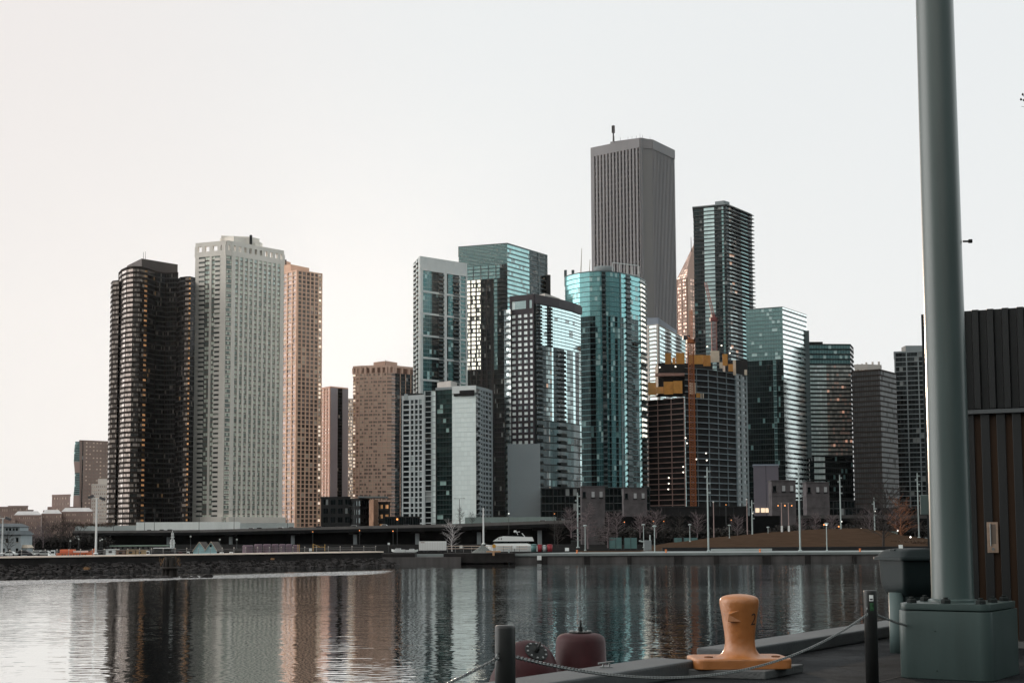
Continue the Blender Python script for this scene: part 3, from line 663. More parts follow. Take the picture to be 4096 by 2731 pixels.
def lattice(q, a, b, w, m, n, r=.14):
    a = Vector(a); b = Vector(b); d = (b-a); L = d.length; u = d.normalized(); s = u.orthogonal().normalized(); v = u.cross(s)
    if abs(u.z) > .9: s = Vector((1, 0, 0)); v = Vector((0, 1, 0))
    cs = [s*w/2+v*w/2, s*w/2-v*w/2, -s*w/2-v*w/2, -s*w/2+v*w/2]
    for c in cs: q.bar(a+c, b+c, r, m, 4)
    for k in range(n):
        p0 = a+d*(k/n); p1 = a+d*((k+1)/n)
        for i in range(4):
            q.bar(p0+cs[i], p1+cs[(i+1) % 4] if k % 2 else p1+cs[(i+1) % 4], r*.7, m, 3)
            q.bar(p0+cs[i], p0+cs[(i+1) % 4], r*.6, m, 3)
cOr = mat('crane_orange', (.36, .12, .045), .6, var=.15); cRd = mat('crane_red', (.20, .06, .06), .6, var=.15)
def crane(label, px, ytop, ybot, D, w, m, jib, n):
    a = atY(px, ybot, D); b = atY(px, ytop, D); b = Vector((a.x, a.y, b.z))
    t = thing('tower_crane', label, 'crane', a)
    q = MB(); lattice(q, a, b, w, m, n, .2); q.build('mast', t)
    q = MB(); q.box(b.x-w*.8, b.x+w*.8, b.y-w*.6, b.y+w*.6, b.z, b.z+2.2, m); q.box(b.x+w*.5, b.x+w*1.4, b.y-w*.6, b.y, b.z+.4, b.z+2.8, M_DARKMETAL); q.build('cab', t)
    j = atY(jib[0], jib[1], D+jib[2]); q = MB(); lattice(q, b+Vector((0, 0, 2.4)), j, 1.4, m, 14, .13); q.build('jib', t)
    k = b+Vector((-(j.x-b.x)*.25, 4, 5)); q = MB(); q.bar(b+Vector((0, 0, 2)), k, .3, m, 5); q.box(k.x-2, k.x+2, k.y-1, k.y+1, k.z-2.5, k.z, M_DARKMETAL); q.build('counterweight', t)
crane('orange lattice tower crane mast in front of the unfinished tower', 2774, 1372, 2060, 820, 3.0, cOr, (2764, 1240, 60), 70)
crane('dark red luffing crane rising behind the orange formwork', 2858, 1285, 1440, 880, 3.0, cRd, (2822, 1130, 10), 20)

# ---- Q, R, S, T: right hand group
t = Tower('office_tower', 'glass tower with bright horizontal bands on its right side', 'tower', (3128, 1229, 1000), [(2983, 1240), (3128, 1229), (3224, 1261)], z0=4, back=40)
zq = zy(1440, 1000)
t.face(0, [('g', 1, gTeal2, 14)], 13, dict(frame=cMull, glass=gTeal2, dep=.3, sh=.1, bars=(1, .10)), z0=zq)
t.face(0, [('g', .6, gTealD, 6), ('g', .45, gTealD, 5), ('g', .12, gTeal2, 1), ('g', .28, gTealD, 4)], 33, dict(frame=cDkM, glass=gTeal2, dep=.3, sh=.1, bars=(1, .06)), z1=zq)  # dark tints painted in place of mirrored buildings
t.face(1, [('g', 1, gDk, 8)], 46, dict(frame=cBrt, glass=gDk, dep=.3, sh=.5, bars=(1, .58), bm=cBrt))
t.close(cMull, .5)
t.block('service_wing', (3218, 3236), 1322, 1035, zb=60, m=cMull, depth=15)
t = Tower('office_tower', 'pale teal office tower with ribbon windows catching pink light', 'tower', (3400, 1378, 1050), [(3227, 1377), (3400, 1378), (3412, 1392)], z0=4, back=40)
zr = zy(1462, 1050); z2 = zy(1830, 1050)
t.face(0, [('g', 1, gTeal2, 16)], 4, dict(frame=cDkM, glass=gTeal2, dep=.4, sh=.3, bars=(1, .28)), z0=zr)
t.face(0, [('g', 1.1, gRow, 8), ('g', 1.4, gRor, 10)], 22, dict(frame=cDkM, glass=gRow, dep=.4, sh=.3, bars=(1, .36)), z1=zr, z0=z2)
t.face(0, [('g', .3, gDk, 3), ('g', .7, gRow, 5), ('g', 1.8, gTealD, 14)], 13, dict(frame=cDkM, glass=gRow, dep=.4, sh=.3, bars=(1, .30)), z1=z2)
t.face(1, [('g', 1, gDk, 4)], 40, dict(frame=cDkM, glass=gDk, dep=.4, sh=.3, bars=(1, .36)))
t.close(cDkM, .4)
t.block('penthouse', (3238, 3291), 1367, 1062, m=cD, depth=10)
t = Tower('office_tower', 'squat black glass tower near the right end of the skyline', 'tower', (3518, 1480, 1000), [(3407, 1488), (3518, 1480), (3584, 1497)], z0=4, back=30)
for i in (0, 1): t.face(i, [('g', 1, gMatte, 12)], 32, dict(frame=cA, glass=gMatte, dep=.3, sh=.2, bars=(1, .2)))
t.close(cA, .8)
t = Tower('office_building', 'pale crenellated rooftop showing above the squat black tower', 'building', (3470, 1462, 1250), [(3418, None, 1250), (3470, None, 1248), (3525, None, 1254)], z0=100, back=20)
for i in (0, 1): t.face(i, [('p', 1), ('w', 1, gOld, 1)]*3, 3, dict(frame=cPale, glass=gOld, dep=.4, sh=.4), z0=100)
t.close(cPale, 1)
for px, py in ((3430, 1456), (3465, 1449), (3490, 1447), (3515, 1446), (3448, 1455)): t.mast(px, py, 1255, 1.0, 'chimney', m=cPale, r2=.9)
t = Tower('office_tower', 'dark tower with thin pale vertical piers beside the big grey pole', 'tower', (3720, 1405, 1100), [(3576, 1411), (3720, 1405), (3900, 1430)], z0=4, back=40)
t.face(0, [('p', .15), ('g', 1.2, gDk, 3), ('p', .12), ('g', 1.2, gDk, 3), ('p', .12), ('g', 1.2, gDk, 3), ('p', .12)], 38, dict(frame=cG, glass=gDk, dep=.8, sh=.2, bars=(1, .15)))
t.face(1, [('g', 1, gDk, 8)], 38, dict(frame=cG, glass=gDk, dep=.8, sh=.2)); t.close(cG, 1)
t.block('penthouse', (3622, 3690), 1382, 1115, m=cG, depth=12)

# ---- U..X: the far low city at the left
stO = dict(frame=cBrick, glass=gOld, dep=.3, sh=.5)
cBr2 = mat('dusty_brick', (.26, .19, .17), .9, var=.12, scale=.05)
t = Tower('office_tower', 'far brown tower with wavy glass edge left of the black tower', 'tower', (335, 1763, 1500), [(318, None, 1500), (440, None, 1520)], z0=4, back=30)
t.face(0, [('p', .6), ('g', .3, gDk, 1), ('p', .4)]+[('w', .5, gOld, 1), ('p', .3)]*7, 26, dict(stO, frame=cBr2)); t.close(cBr2, 1)
q = MB(); xs = [(301, 1765), (297, 1800), (295, 1845), (299, 1890), (299, 1930), (294, 1980), (292, 2045), (292, 2100)]
for (x0, y0), (x1, y1) in zip(xs, xs[1:]):
    a = atY(x0, y0, 1501); b = atY(x1, y1, 1501); c = atY(318, y1, 1499); d = atY(318, y0, 1499)
    q.quad([b, c, d, a], gTeal2 if y0 < 1840 or 1890 <= y0 < 1975 else cBr2, [(0, 0), (5, 0), (5, 6), (0, 6)])
    e = Vector((a.x, 1530, a.z)); f = Vector((b.x, 1530, b.z)); q.quad([f, b, a, e], gTeal2, [(0, 0), (5, 0), (5, 6), (0, 6)])
q.build('curved_wall', t.root)
t = Tower('office_building', 'pale gridded block at the foot of the wavy brown tower', 'building', (400, 1938, 1350), [(367, 1939), (440, 1938)], z0=4, back=30)
t.face(0, [('p', .3)]+[('w', .5, gOld, 1), ('p', .4)]*9, 15, dict(stO, frame=cPale, sh=.55)); t.close(cPale, 1)
t.block('penthouse', (392, 440), 1914, 1360, m=cPale, depth=10)
t = Tower('brick_building', 'square pinkish brick tower block on the far left horizon', 'building', (245, 1982, 1300), [(209, 1983), (281, 1981)], z0=4, back=20)
t.face(0, [('p', .5)]+[('w', .4, gOld, 1), ('p', .4)]*6, 8, dict(stO, frame=cBr2, sh=.6)); t.close(cBr2, 1.2)
t.block('side_wing', (172, 212), 2040, 1296, zb=4, m=cBr2, depth=14); t.block('rear_wing', (190, 305), 2026, 1312, zb=4, m=cBr2, depth=14)
t.block('penthouse', (238, 270), 1977, 1306, m=cBr2, depth=10)
k = 0
for (x0, x1, y0, D, lab, rf) in ((-60, 34, 2028, 1290, 'long pinkish brick warehouse at the far left edge', 0), (33, 112, 2024, 1280, 'brick warehouse with a flat roof behind the low left row', 0), (108, 133, 2040, 1285, 'narrow brick annex beside the flat roofed warehouse', 0),
                                 (-80, 62, 2078, 1100, 'low dusty brick terrace behind the white villa', 0), (56, 166, 2062, 1120, 'brick warehouse with grey hipped roof and rows of windows', 1),
                                 (167, 248, 2056, 1130, 'brick warehouse with metal roof and bright window rows', 1), (245, 372, 2048, 1140, 'broad low brick hall under the brown tower', 1)):
    zt_ = zy(y0, D)
    t = Tower('brick_building', lab, 'building', (x0, y0, D), [(x0, None, D), (x1, None, D)], z0=3, back=25)
    t.face(0, [('p', .4)]+[('w', .4, gOld, 1), ('p', .45)]*int((x1-x0)/8), 5, dict(stO, frame=cBr2, sh=.55)); t.close(cBr2, .5)
    if rf:
        q = MB(); o = [Vector((*p, t.zt+.6)) for p in t.outline]; c0 = (o[0]+o[3])/2+Vector((3, 0, 3.2)); c1 = (o[1]+o[2])/2+Vector((-3, 0, 3.2)); mr = mat('zinc_roof', (.42, .42, .42), .6)
        q.quad([o[0], o[1], c1, c0], mr); q.quad([o[2], o[3], c0, c1], mr); q.quad([o[1], o[2], c1], mr); q.quad([o[3], o[0], c0], mr); q.build('roof', t.root)
# ---- low dark buildings at the towers' feet
def low(name, label, x0, x1, y0, D, st, cols, nz, cat='building', zb=1.5, wall=None, back=16, wins=False, xc=None):
    ch = [(x0, None, D), (x1, None, D)] if xc is None else [(x0, None, D+6), (xc, None, D), (x1, None, D+12)]
    t = Tower(name, label, cat, ((xc or x0), y0, D), ch, z0=zb, back=back)
    for i in range(len(ch)-1): t.face(i, cols, nz, st, wins=wins)
    t.close(wall or st['frame'], .6); return t
stD = dict(frame=cD, glass=gDk, dep=.3, sh=.4)
low('townhouse_block', 'dark low-rise block at the foot of the slim panelled tower', 1284, 1400, 1990, 800, stD, [('p', .5), ('w', 1, gDk, 2)]*4, 5)
t = low('townhouse_block', 'low block with a curved orange lit corner beneath the tan tower', 1401, 1478, 1996, 795, stD, [('p', .4), ('w', 1, gDk, 2)]*4, 5, xc=1440)
q = MB(); q.prism([(atYZ(x, D, 10).x, D) for x, D in ((1476, 792), (1494, 790), (1512, 794), (1512, 806), (1476, 806))], 1.5, zy(1996, 795), mat('orange_light_panel', (.34, .20, .13), .5, .3, var=.5, scale=.2)); q.build('orange_lit_corner', t.root)  # orange light on the corner put into its colour
q = MB(); a = atYZ(1430, 790, 24); b = atYZ(1545, 796, 24); q.obox((a.x, a.y, t.zt+.8), (b.x-a.x, b.y-a.y, 0), (0, 14, 0), (0, 0, .8), cG); q.build('roof_slab', t.root)
low('townhouse_block', 'small dark block right of the orange lit corner', 1514, 1560, 2010, 798, stD, [('p', .4), ('w', 1, gAmb, 2), ('p', .5)]*2, 4)
low('podium_building', 'dark glass podium in front of the curved teal tower', 2165, 2600, 1955, 700, stD, [('g', 1, gDk, 3), ('p', .06)]*9, 7)
low('podium_building', 'dark podium at the base of the unfinished tower', 2605, 2990, 2030, 700, stD, [('g', 1, cVoid, 1), ('p', .05)]*7, 4)
low('podium_building', 'dark block behind the stone pavilion and the banded tower', 3120, 3420, 2005, 760, stD, [('g', 1, gDk, 3), ('p', .08)]*7, 5)
low('podium_building', 'long dark block behind the bare park tree', 3380, 3760, 2035, 720, stD, [('g', 1, gDk, 3), ('p', .08)]*8, 4)
low('podium_building', 'dark terrace block left of the silver glass building', 1540, 1680, 2070, 660, stD, [('g', 1, gDk, 3), ('p', .08)]*5, 2)
t = low('parking_building', 'plain violet grey box building with lit entrance', 3013, 3113, 1862, 650, dict(frame=cGrey, glass=cGrey, dep=.2, sh=.1), [('s', 1, mat('violet_panel', (.13, .12, .145), .7, var=.06, scale=.1)), ('g', .03, gDk), ('s', 1, mat('violet_panel', (.13, .12, .145)))], 4)
for px in (3030, 3052, 3070):
    a = atY(px, 2040, 649); q = MB(); q.box(a.x-.9, a.x+.9, 649.0, 649.3, a.z-1.0, a.z+1.0, emit('entrance_light', (1, .78, .55), .7)); q.build('lit_panel', t.root)

# ---- stone pavilions beside the slip
cSt = mat('pavilion_stone', (.085, .078, .082), .9, var=.35, scale=.35, bump=.6, bscale=2)
for (x0, x1, y0, D, lab) in ((2325, 2419, 1950, 440, 'stone pavilion tower behind the conical bare tree'), (2494, 2587, 1959, 480, 'stone pavilion tower between the curved tower and the unfinished one'),
                             (3086, 3182, 1930, 440, 'stone pavilion tower with two top windows before the violet box building'), (3225, 3316, 1938, 480, 'stone pavilion tower right of the banded glass tower')):
    a = atYZ(x0, D, zy(y0, D)); b = atYZ(x1, D, zy(y0, D)); t = thing('stone_pavilion', lab, 'pavilion', ((a.x+b.x)/2, D, 1.3), 'stone pavilion towers by the slip')
    w = b.x-a.x; q = MB(); q.box(a.x, b.x, D, D+w*.8, 1.3, a.z, cSt); o = q.build('wall', t)
    q = MB(); q.box(a.x-.15, b.x+.15, D-.15, D+w*.8+.15, a.z+.003, a.z+.35, cSt); q.build('cornice', t)
    for f in (.12, .5, .84):
        q = MB(); q.box(a.x+w*f-.45, a.x+w*f+.45, D-.06, D+.2, a.z-3.1, a.z-1.4, gDk if f == .12 else mat('pale_pane', (.35, .36, .37), .4)); o = q.build('window', t)
        q = MB(); q.box(a.x+w*f-.7, a.x+w*f+.7, D-.22, D-.065, a.z-3.5, a.z-3.12, cD); q.build('sill', o)
    q = MB()
    for z in (a.z-4.6, a.z-8.5): q.box(a.x-.08, b.x+.08, D-.08, D+w*.8+.08, z, z+.25, cSt)
    q.build('string_course', t)

for px, yt, D, lab in ((2327, 993, 2300, 'taller of two thin far antennas left of the tallest tower'), (2360, 1038, 2300, 'shorter of two thin far antennas left of the tallest tower')):
    a = atYZ(px, D, 30); b = atY(px, yt, D); t = thing('antenna_mast', lab, 'antenna', (a.x, D, 1.3)); q = MB(); q.bar((a.x, D, 1.3), (a.x, D, b.z-90), 2.2, M_DARKMETAL, 6, r2=1.8); q.build('shaft', t)
    q = MB(); q.bar((a.x, D, b.z-90), (b.x, D, b.z), 1.6, cPale, 6, r2=.5); q.build('tip', t)
# ================================================================== SHORE
def zat(y, D): return EYE+(HORIZ-y)*D/F
def X(px, D, z=2.0): return atYZ(px, D, z).x
def struct(mb, name, **k):
    o = mb.build(name); o['kind'] = 'structure'; return o
cWater = bpy.data.materials.new('lake_water'); cWater.use_nodes = True
def water_mat(m):
    n = m.node_tree.nodes; l = m.node_tree.links; b = n['Principled BSDF']
    b.inputs['Base Color'].default_value = (.006, .012, .014, 1); b.inputs['Roughness'].default_value = .02; b.inputs['IOR'].default_value = 1.33
    ge = n.new('ShaderNodeNewGeometry')
    def noise(scale, det, sx=1, sy=1, rough=.55, dist=0):
        mp = n.new('ShaderNodeMapping'); mp.inputs['Scale'].default_value = (sx, sy, 1); l.new(ge.outputs['Position'], mp.inputs[0])
        t = n.new('ShaderNodeTexNoise'); l.new(mp.outputs[0], t.inputs['Vector']); t.inputs['Scale'].default_value = scale
        t.inputs['Detail'].default_value = det; t.inputs['Roughness'].default_value = rough; t.inputs['Distortion'].default_value = dist
        return t.outputs[0]
    def mth(op, a, c, clamp=False):
        x = n.new('ShaderNodeMath'); x.operation = op; x.use_clamp = clamp
        for i, v in enumerate((a, c)):
            if isinstance(v, (int, float)): x.inputs[i].default_value = v
            else: l.new(v, x.inputs[i])
        return x.outputs[0]
    small = noise(2.1, 1.5, .5, 1.3, .5, .3); mid = noise(.55, 3, .7, 1.3, .5)
    patch = noise(.030, 3, .6, 1.6, .5)            # calm slicks and ruffled patches
    sp = n.new('ShaderNodeSeparateXYZ'); l.new(ge.outputs['Position'], sp.inputs[0])
    # a breeze lane runs along the sea wall: line y = a + b x
    lane = mth('SUBTRACT', sp.outputs[1], mth('ADD', mth('MULTIPLY', sp.outputs[0], LB), LA))
    lane = mth('ABSOLUTE', mth('ADD', lane, mth('MULTIPLY', mth('SUBTRACT', noise(.12, 3), .5), 9.0)), 0)
    mr = n.new('ShaderNodeMapRange'); mr.interpolation_type = 'SMOOTHSTEP'; l.new(lane, mr.inputs[0]); mr.inputs[1].default_value = LW*.6; mr.inputs[2].default_value = LW; mr.inputs[3].default_value = 1; mr.inputs[4].default_value = 0
    xl = n.new('ShaderNodeMapRange'); xl.interpolation_type = 'SMOOTHSTEP'; l.new(sp.outputs[0], xl.inputs[0]); xl.inputs[1].default_value = -17; xl.inputs[2].default_value = -12; xl.inputs[3].default_value = 1; xl.inputs[4].default_value = 0
    lane = mth('MULTIPLY', mr.outputs[0], xl.outputs[0])
    pr = n.new('ShaderNodeMapRange'); l.new(patch, pr.inputs[0]); pr.inputs[1].default_value = .35; pr.inputs[2].default_value = .65; pr.inputs[3].default_value = .55; pr.inputs[4].default_value = 1.25
    b1 = n.new('ShaderNodeBump'); b1.inputs['Distance'].default_value = 1.0; l.new(small, b1.inputs['Height']); 
    l.new(mth('ADD', mth('MULTIPLY', pr.outputs[0], W_SMALL), mth('MULTIPLY', lane, W_LANE)), b1.inputs['Strength'])
    b2 = n.new('ShaderNodeBump'); b2.inputs['Distance'].default_value = 1.0; l.new(mid, b2.inputs['Height']); b2.inputs['Strength'].default_value = W_MID
    l.new(b2.outputs[0], b1.inputs['Normal']); l.new(b1.outputs[0], b.inputs['Normal'])
    gl = n.new('ShaderNodeBsdfGlossy'); gl.inputs['Color'].default_value = (.93, .95, .95, 1); gl.inputs['Roughness'].default_value = .02; l.new(b1.outputs[0], gl.inputs['Normal'])
    ms = n.new('ShaderNodeMixShader'); ms.inputs[0].default_value = .86; l.new(b.outputs[0], ms.inputs[1]); l.new(gl.outputs[0], ms.inputs[2]); l.new(ms.outputs[0], n['Material Output'].inputs['Surface'])
LA, LB, LW = 169.0, 1.05, 9.5
W_SMALL, W_MID, W_LANE = .032, .014, .26
water_mat(cWater)
q = MB(); q.quad([(-3000, -60, 0), (3000, -60, 0), (3000, 206, 0), (-3000, 206, 0)], cWater); struct(q, 'water')
cGround = mat('dark_ground', (.014, .014, .014), .95, spec=.0, var=.4, scale=.05)
q = MB(); q.quad([(-7000, 203.9, 1.30), (7000, 203.9, 1.30), (7000, 9000, 1.30), (-7000, 9000, 1.30)], cGround)
q.quad([(-7000, 203.9, -1), (7000, 203.9, -1), (7000, 203.9, 1.3), (-7000, 203.9, 1.3)], cGround); struct(q, 'ground')
cQuay = mat('quay_concrete', (.085, .08, .08), .9, var=.5, scale=.35, bump=.4, bscale=1.5, streak=True)
cPath = mat('path_concrete', (.19, .215, .215), .85, var=.2, scale=.3)
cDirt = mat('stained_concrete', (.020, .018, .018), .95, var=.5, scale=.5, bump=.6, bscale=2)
cCap = mat('sunlit_cap_concrete', (.85, .72, .62), .5, var=.2, scale=.4)  # sunlight on the coping put into the warm pale colour
x0 = X(1560, 204); 
q = MB(); q.box(x0, 160, 203.0, 203.86, -.6, 1.0, cQuay); q.box(x0, 160, 202.8, 204.6, 1.004, 1.34, cPath)
for k in range(22): xx = x0+4+k*6.1+random.uniform(-.8, .8); q.box(xx, xx+random.uniform(.5, 1.2), 202.7, 203.0, -.3, 1.0, cDirt)
struct(q, 'quay_wall')
q = MB(); q.quad([(X(2080, 204), 204.61, 1.345), (160, 204.61, 1.345), (160, 214, 1.345), (X(2420, 240), 226, 1.345), (X(2250, 222), 216, 1.345)], cPath)
q.quad([(X(2320, 222), 219, 1.349), (X(2640, 219), 219, 1.349), (X(2580, 232), 236, 1.349), (X(2440, 236), 236, 1.349)], cPath); struct(q, 'promenade_path')
q = MB(); q.box(X(1400, 200), X(1850, 204), 198.0, 202.6, -.5, 1.0, cQuay); q.box(X(1520, 200), X(1668, 203), 198.2, 202.4, 1.004, 1.5, cDirt); q.box(X(1780, 203), X(2060, 203), 198.4, 202.5, .2, 1.5, cDirt); struct(q, 'landing_quay')
# sea wall on the left
a = Vector((X(-260, 148), 148, 0)); b = Vector((X(1530, 193), 193, 0)); d = b-a; u = d.normalized(); nr = Vector((u.y, -u.x, 0))
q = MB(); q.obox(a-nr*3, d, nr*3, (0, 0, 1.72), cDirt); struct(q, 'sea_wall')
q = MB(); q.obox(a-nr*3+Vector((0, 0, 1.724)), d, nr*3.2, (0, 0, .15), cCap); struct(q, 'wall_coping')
def wallpt(px, off=1.2, z=1.874):
    r = ray(px, 2215); k = (a.x*u.y-a.y*u.x)/(r.x*u.y-r.y*u.x); return Vector((r.x*k, r.y*k, z))-nr*off
cRail = mat('galvanised_rail', (.22, .22, .22), .5, .5)
t = thing('railing', 'thin metal railing with knobbed posts along the top of the left sea wall', 'railing', wallpt(700))
pxs = [10+i*27*1.75 for i in range(33)]; pts = [wallpt(p, 1.0) for p in pxs]
for p in pts:
    q = MB(); q.bar(p, p+Vector((0, 0, .62)), .030, cRail, 5); q.lathe(p+Vector((0, 0, .62)), [(.02, 0), (.06, .04), (.06, .09), (.02, .13)], cPale, 6); q.build('post', t)
for h in (.55, .34):
    q = MB()
    for i in range(len(pts)-1): q.bar(pts[i]+Vector((0, 0, h)), pts[i+1]+Vector((0, 0, h)), .016, cRail, 4)
    q.build('rail', t)
# riprap
def rock(q, c, s, m):
    vs = []; fs = []; n1, n2 = 5, 4; f = [random.uniform(.65, 1.2) for _ in range(40)]
    sx, sy, sz = s*random.uniform(.8, 1.5), s*random.uniform(.7, 1.1), s*random.uniform(.5, .8)
    for j in range(n2+1):
        ph = math.pi*j/n2
        for k in range(n1):
            th = 2*math.pi*k/n1+j*.5; r = f[(j*n1+k) % 40] if 0 < j < n2 else .8
            vs.append((c[0]+sx*r*math.sin(ph)*math.cos(th), c[1]+sy*r*math.sin(ph)*math.sin(th), c[2]+sz*r*math.cos(ph)))
    for j in range(n2):
        for k in range(n1): fs.append((j*n1+k, j*n1+(k+1) % n1, (j+1)*n1+(k+1) % n1, (j+1)*n1+k))
    q.mesh(vs, fs, m)
cRk = mat('wet_rock', (.028, .025, .025), .8, var=.5, scale=1.2)
q = MB()
for i in range(1500):
    f = random.random(); w = random.random(); p = a+d*f+nr*(w*3.2)
    h = .95*(1-w)+random.uniform(-.15, .12)
    rock(q, (p.x, p.y, h-.12), random.uniform(.22, .48), cRk)
o = q.build('riprap_rocks'); tag(o, 'dark rubble stones heaped along the foot of the left sea wall', 'rubble', kind='stuff')
q = MB()
for i in range(150):
    f = random.random(); px = -60+f*900; D = 135-f*2+random.uniform(-1, 1)
    if px > 300 or random.random() < .6:
        c = atYZ(px, D+(px > 300)*(px-300)*.008, .05); rock(q, (c.x, c.y, random.uniform(-.05, .10)), random.uniform(.15, .42), cRk)
o = q.build('rubble_spit'); tag(o, 'low line of dark stones just breaking the bright water', 'rubble', kind='stuff')
# mooring dolphin of timber piles
cTim = mat('tarred_timber', (.030, .026, .024), .9, var=.4, scale=1.5, streak=True)
c = atY(680, 2280, 141); t = thing('mooring_dolphin', 'cluster of dark timber piles standing in the water before the left sea wall', 'piling', (c.x, 141, 0))
for i in range(14):
    th = i*2.4; r = .85*math.sqrt((i+.5)/14); bx = c.x+r*math.cos(th)*1.02; by = 141+r*math.sin(th)
    q = MB(); tz = 1.9+.25*math.sin(i*3.1)-.15*r; q.bar((bx, by, -1), (c.x+r*.62*math.cos(th), 141+r*.7*math.sin(th), tz), .17, cTim, 7, r2=.15); q.build('pile', t)
q = MB(); q.lathe((c.x, 141, .75), [(.98, 0), (.98, .16), (.9, .2)], cTim, 12); q.build('binding_ring', t)
cDry = mat('dry_weeds', (.30, .17, .08), .9)
q = MB()
for i in range(60):
    s_ = -1 if i % 2 else 1; bx = c.x+s_*random.uniform(.3, .95); p = Vector((bx, 141-.4+random.uniform(0, .8), random.uniform(.9, 1.8))); q.bar(p, p+Vector((random.uniform(-.12, .12), 0, random.uniform(.1, .35))), .012, cDry, 3)
q.build('weeds', t)
for (px, py, w) in ((345, 2272, .7), (1090, 2232, .5)):
    c2 = atY(px, py+6, 143 if px < 900 else 168); q = MB()
    for i in range(70): p = c2+Vector((random.uniform(-.3, .3)*w, random.uniform(-.3, .3), 0)); q.bar(p, p+Vector((random.uniform(-.3, .3)*w, 0, random.uniform(.15, .5)*w)), .010, cDry, 3)
    o = q.build('grass_tuft'); tag(o, 'dry orange weed tuft among the rubble left of the timber piles' if px < 900 else 'small dry weed tuft on the sea wall face right of the piles', 'weed')

# ---------------------------------------------------------------- elevated road
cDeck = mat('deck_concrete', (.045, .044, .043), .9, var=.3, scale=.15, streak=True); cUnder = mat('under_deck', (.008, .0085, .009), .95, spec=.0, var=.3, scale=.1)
def hroad(label, P, wd=16, th=1.2, wall=True, piers=8):
    pts = [atY(px, py, D) for px, py, D in P]; mid = pts[len(pts)//2]
    t = thing('highway_viaduct', label, 'viaduct', (mid.x, mid.y, 1.3))
    q = MB(); g = MB(); w = MB()
    for p, r in zip(pts, pts[1:]):
        B_ = Vector((0, wd, 0)); dz = Vector((0, 0, 1))
        dk = [p-dz*1.0, r-dz*1.0, r-dz*1.0+B_, p-dz*1.0+B_]
        lo = [v-dz*th for v in dk]; q.mesh(dk+lo, [(0, 1, 2, 3), (7, 6, 5, 4), (4, 5, 1, 0), (6, 7, 3, 2)], cDeck)
        g.mesh([p-dz*1.0, r-dz*1.0, r, p, p-dz+Vector((0, .3, 0)), r-dz+Vector((0, .3, 0)), r+Vector((0, .3, 0)), p+Vector((0, .3, 0))], [(0, 1, 2, 3), (3, 2, 6, 7), (5, 4, 7, 6)], mat('parapet_concrete', (.055, .054, .053), .85, var=.3, scale=.2))
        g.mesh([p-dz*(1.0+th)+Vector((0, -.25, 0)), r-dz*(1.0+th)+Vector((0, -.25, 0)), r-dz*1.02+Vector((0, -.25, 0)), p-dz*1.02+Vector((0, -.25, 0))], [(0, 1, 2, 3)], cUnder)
        if wall: w.mesh([Vector((p.x, p.y+wd-2, 1.2)), Vector((r.x, r.y+wd-2, 1.2)), r-dz*(1+th)+Vector((0, wd-2, 0)), p-dz*(1+th)+Vector((0, wd-2, 0))], [(0, 1, 2, 3)], cUnder)  # dark sheet added so the space under the deck reads as shade
    q.build('deck', t); g.build('parapet', t)
    if wall: w.build('deck_shade_wall', t)
    for k in range(piers):
        f = (k+.5)/piers*(len(pts)-1); i = int(f); p = pts[i].lerp(pts[i+1], f-i); q = MB()
        q.box(p.x-.7, p.x+.7, p.y+4, p.y+5.2, 1.2, p.z-2.9, cG); q.box(p.x-2.4, p.x+2.4, p.y+3.6, p.y+5.6, p.z-3.0, p.z-2.21, cD); q.build('pier', t)
    return pts
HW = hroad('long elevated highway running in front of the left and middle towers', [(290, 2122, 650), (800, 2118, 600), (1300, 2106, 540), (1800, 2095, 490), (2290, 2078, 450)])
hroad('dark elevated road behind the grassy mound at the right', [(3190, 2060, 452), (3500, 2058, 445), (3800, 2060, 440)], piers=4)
def slab(name, label, cat, x0, x1, y0, y1, D, m, dep=1.0, zb=None):
    p = atY(x0, y0, D); r = atY(x1, y0, D); q = MB(); z0_ = zb if zb is not None else atY(x0, y1, D).z
    q.obox((p.x, D, z0_), (r.x-p.x, 0, 0), (0, dep, 0), (0, 0, p.z-z0_), m); o = q.build(name); tag(o, label, cat); return o
cWall = mat('pale_barrier', (.68, .72, .71), .85, var=.12, scale=.15, streak=True)
slab('barrier_wall', 'long pale concrete wall under the white tower beyond the highway', 'wall', 545, 960, 2088, 0, 665, cWall, 1, 1.3)
slab('barrier_wall', 'pale wall section under the rose gridded tower, right of the longer wall', 'wall', 961, 1176, 2091, 0, 664, mat('grey_barrier', (.36, .40, .40), .85, var=.12, scale=.15), 1, 1.3)
slab('barrier_wall', 'low pale wall below the black tower at the left end of the highway', 'wall', 300, 544, 2102, 0, 668, mat('grey_barrier', (.36, .40, .40)), 1, 1.3)
slab('barrier_wall', 'grey green wall at the foot of the blank grey panel', 'wall', 1860, 2225, 2068, 0, 560, mat('green_grey_barrier', (.20, .25, .24), .85, var=.15, scale=.2, streak=True), 1, 1.3)
for (x0, x1, yy) in ((312, 448, 2106), ): pass
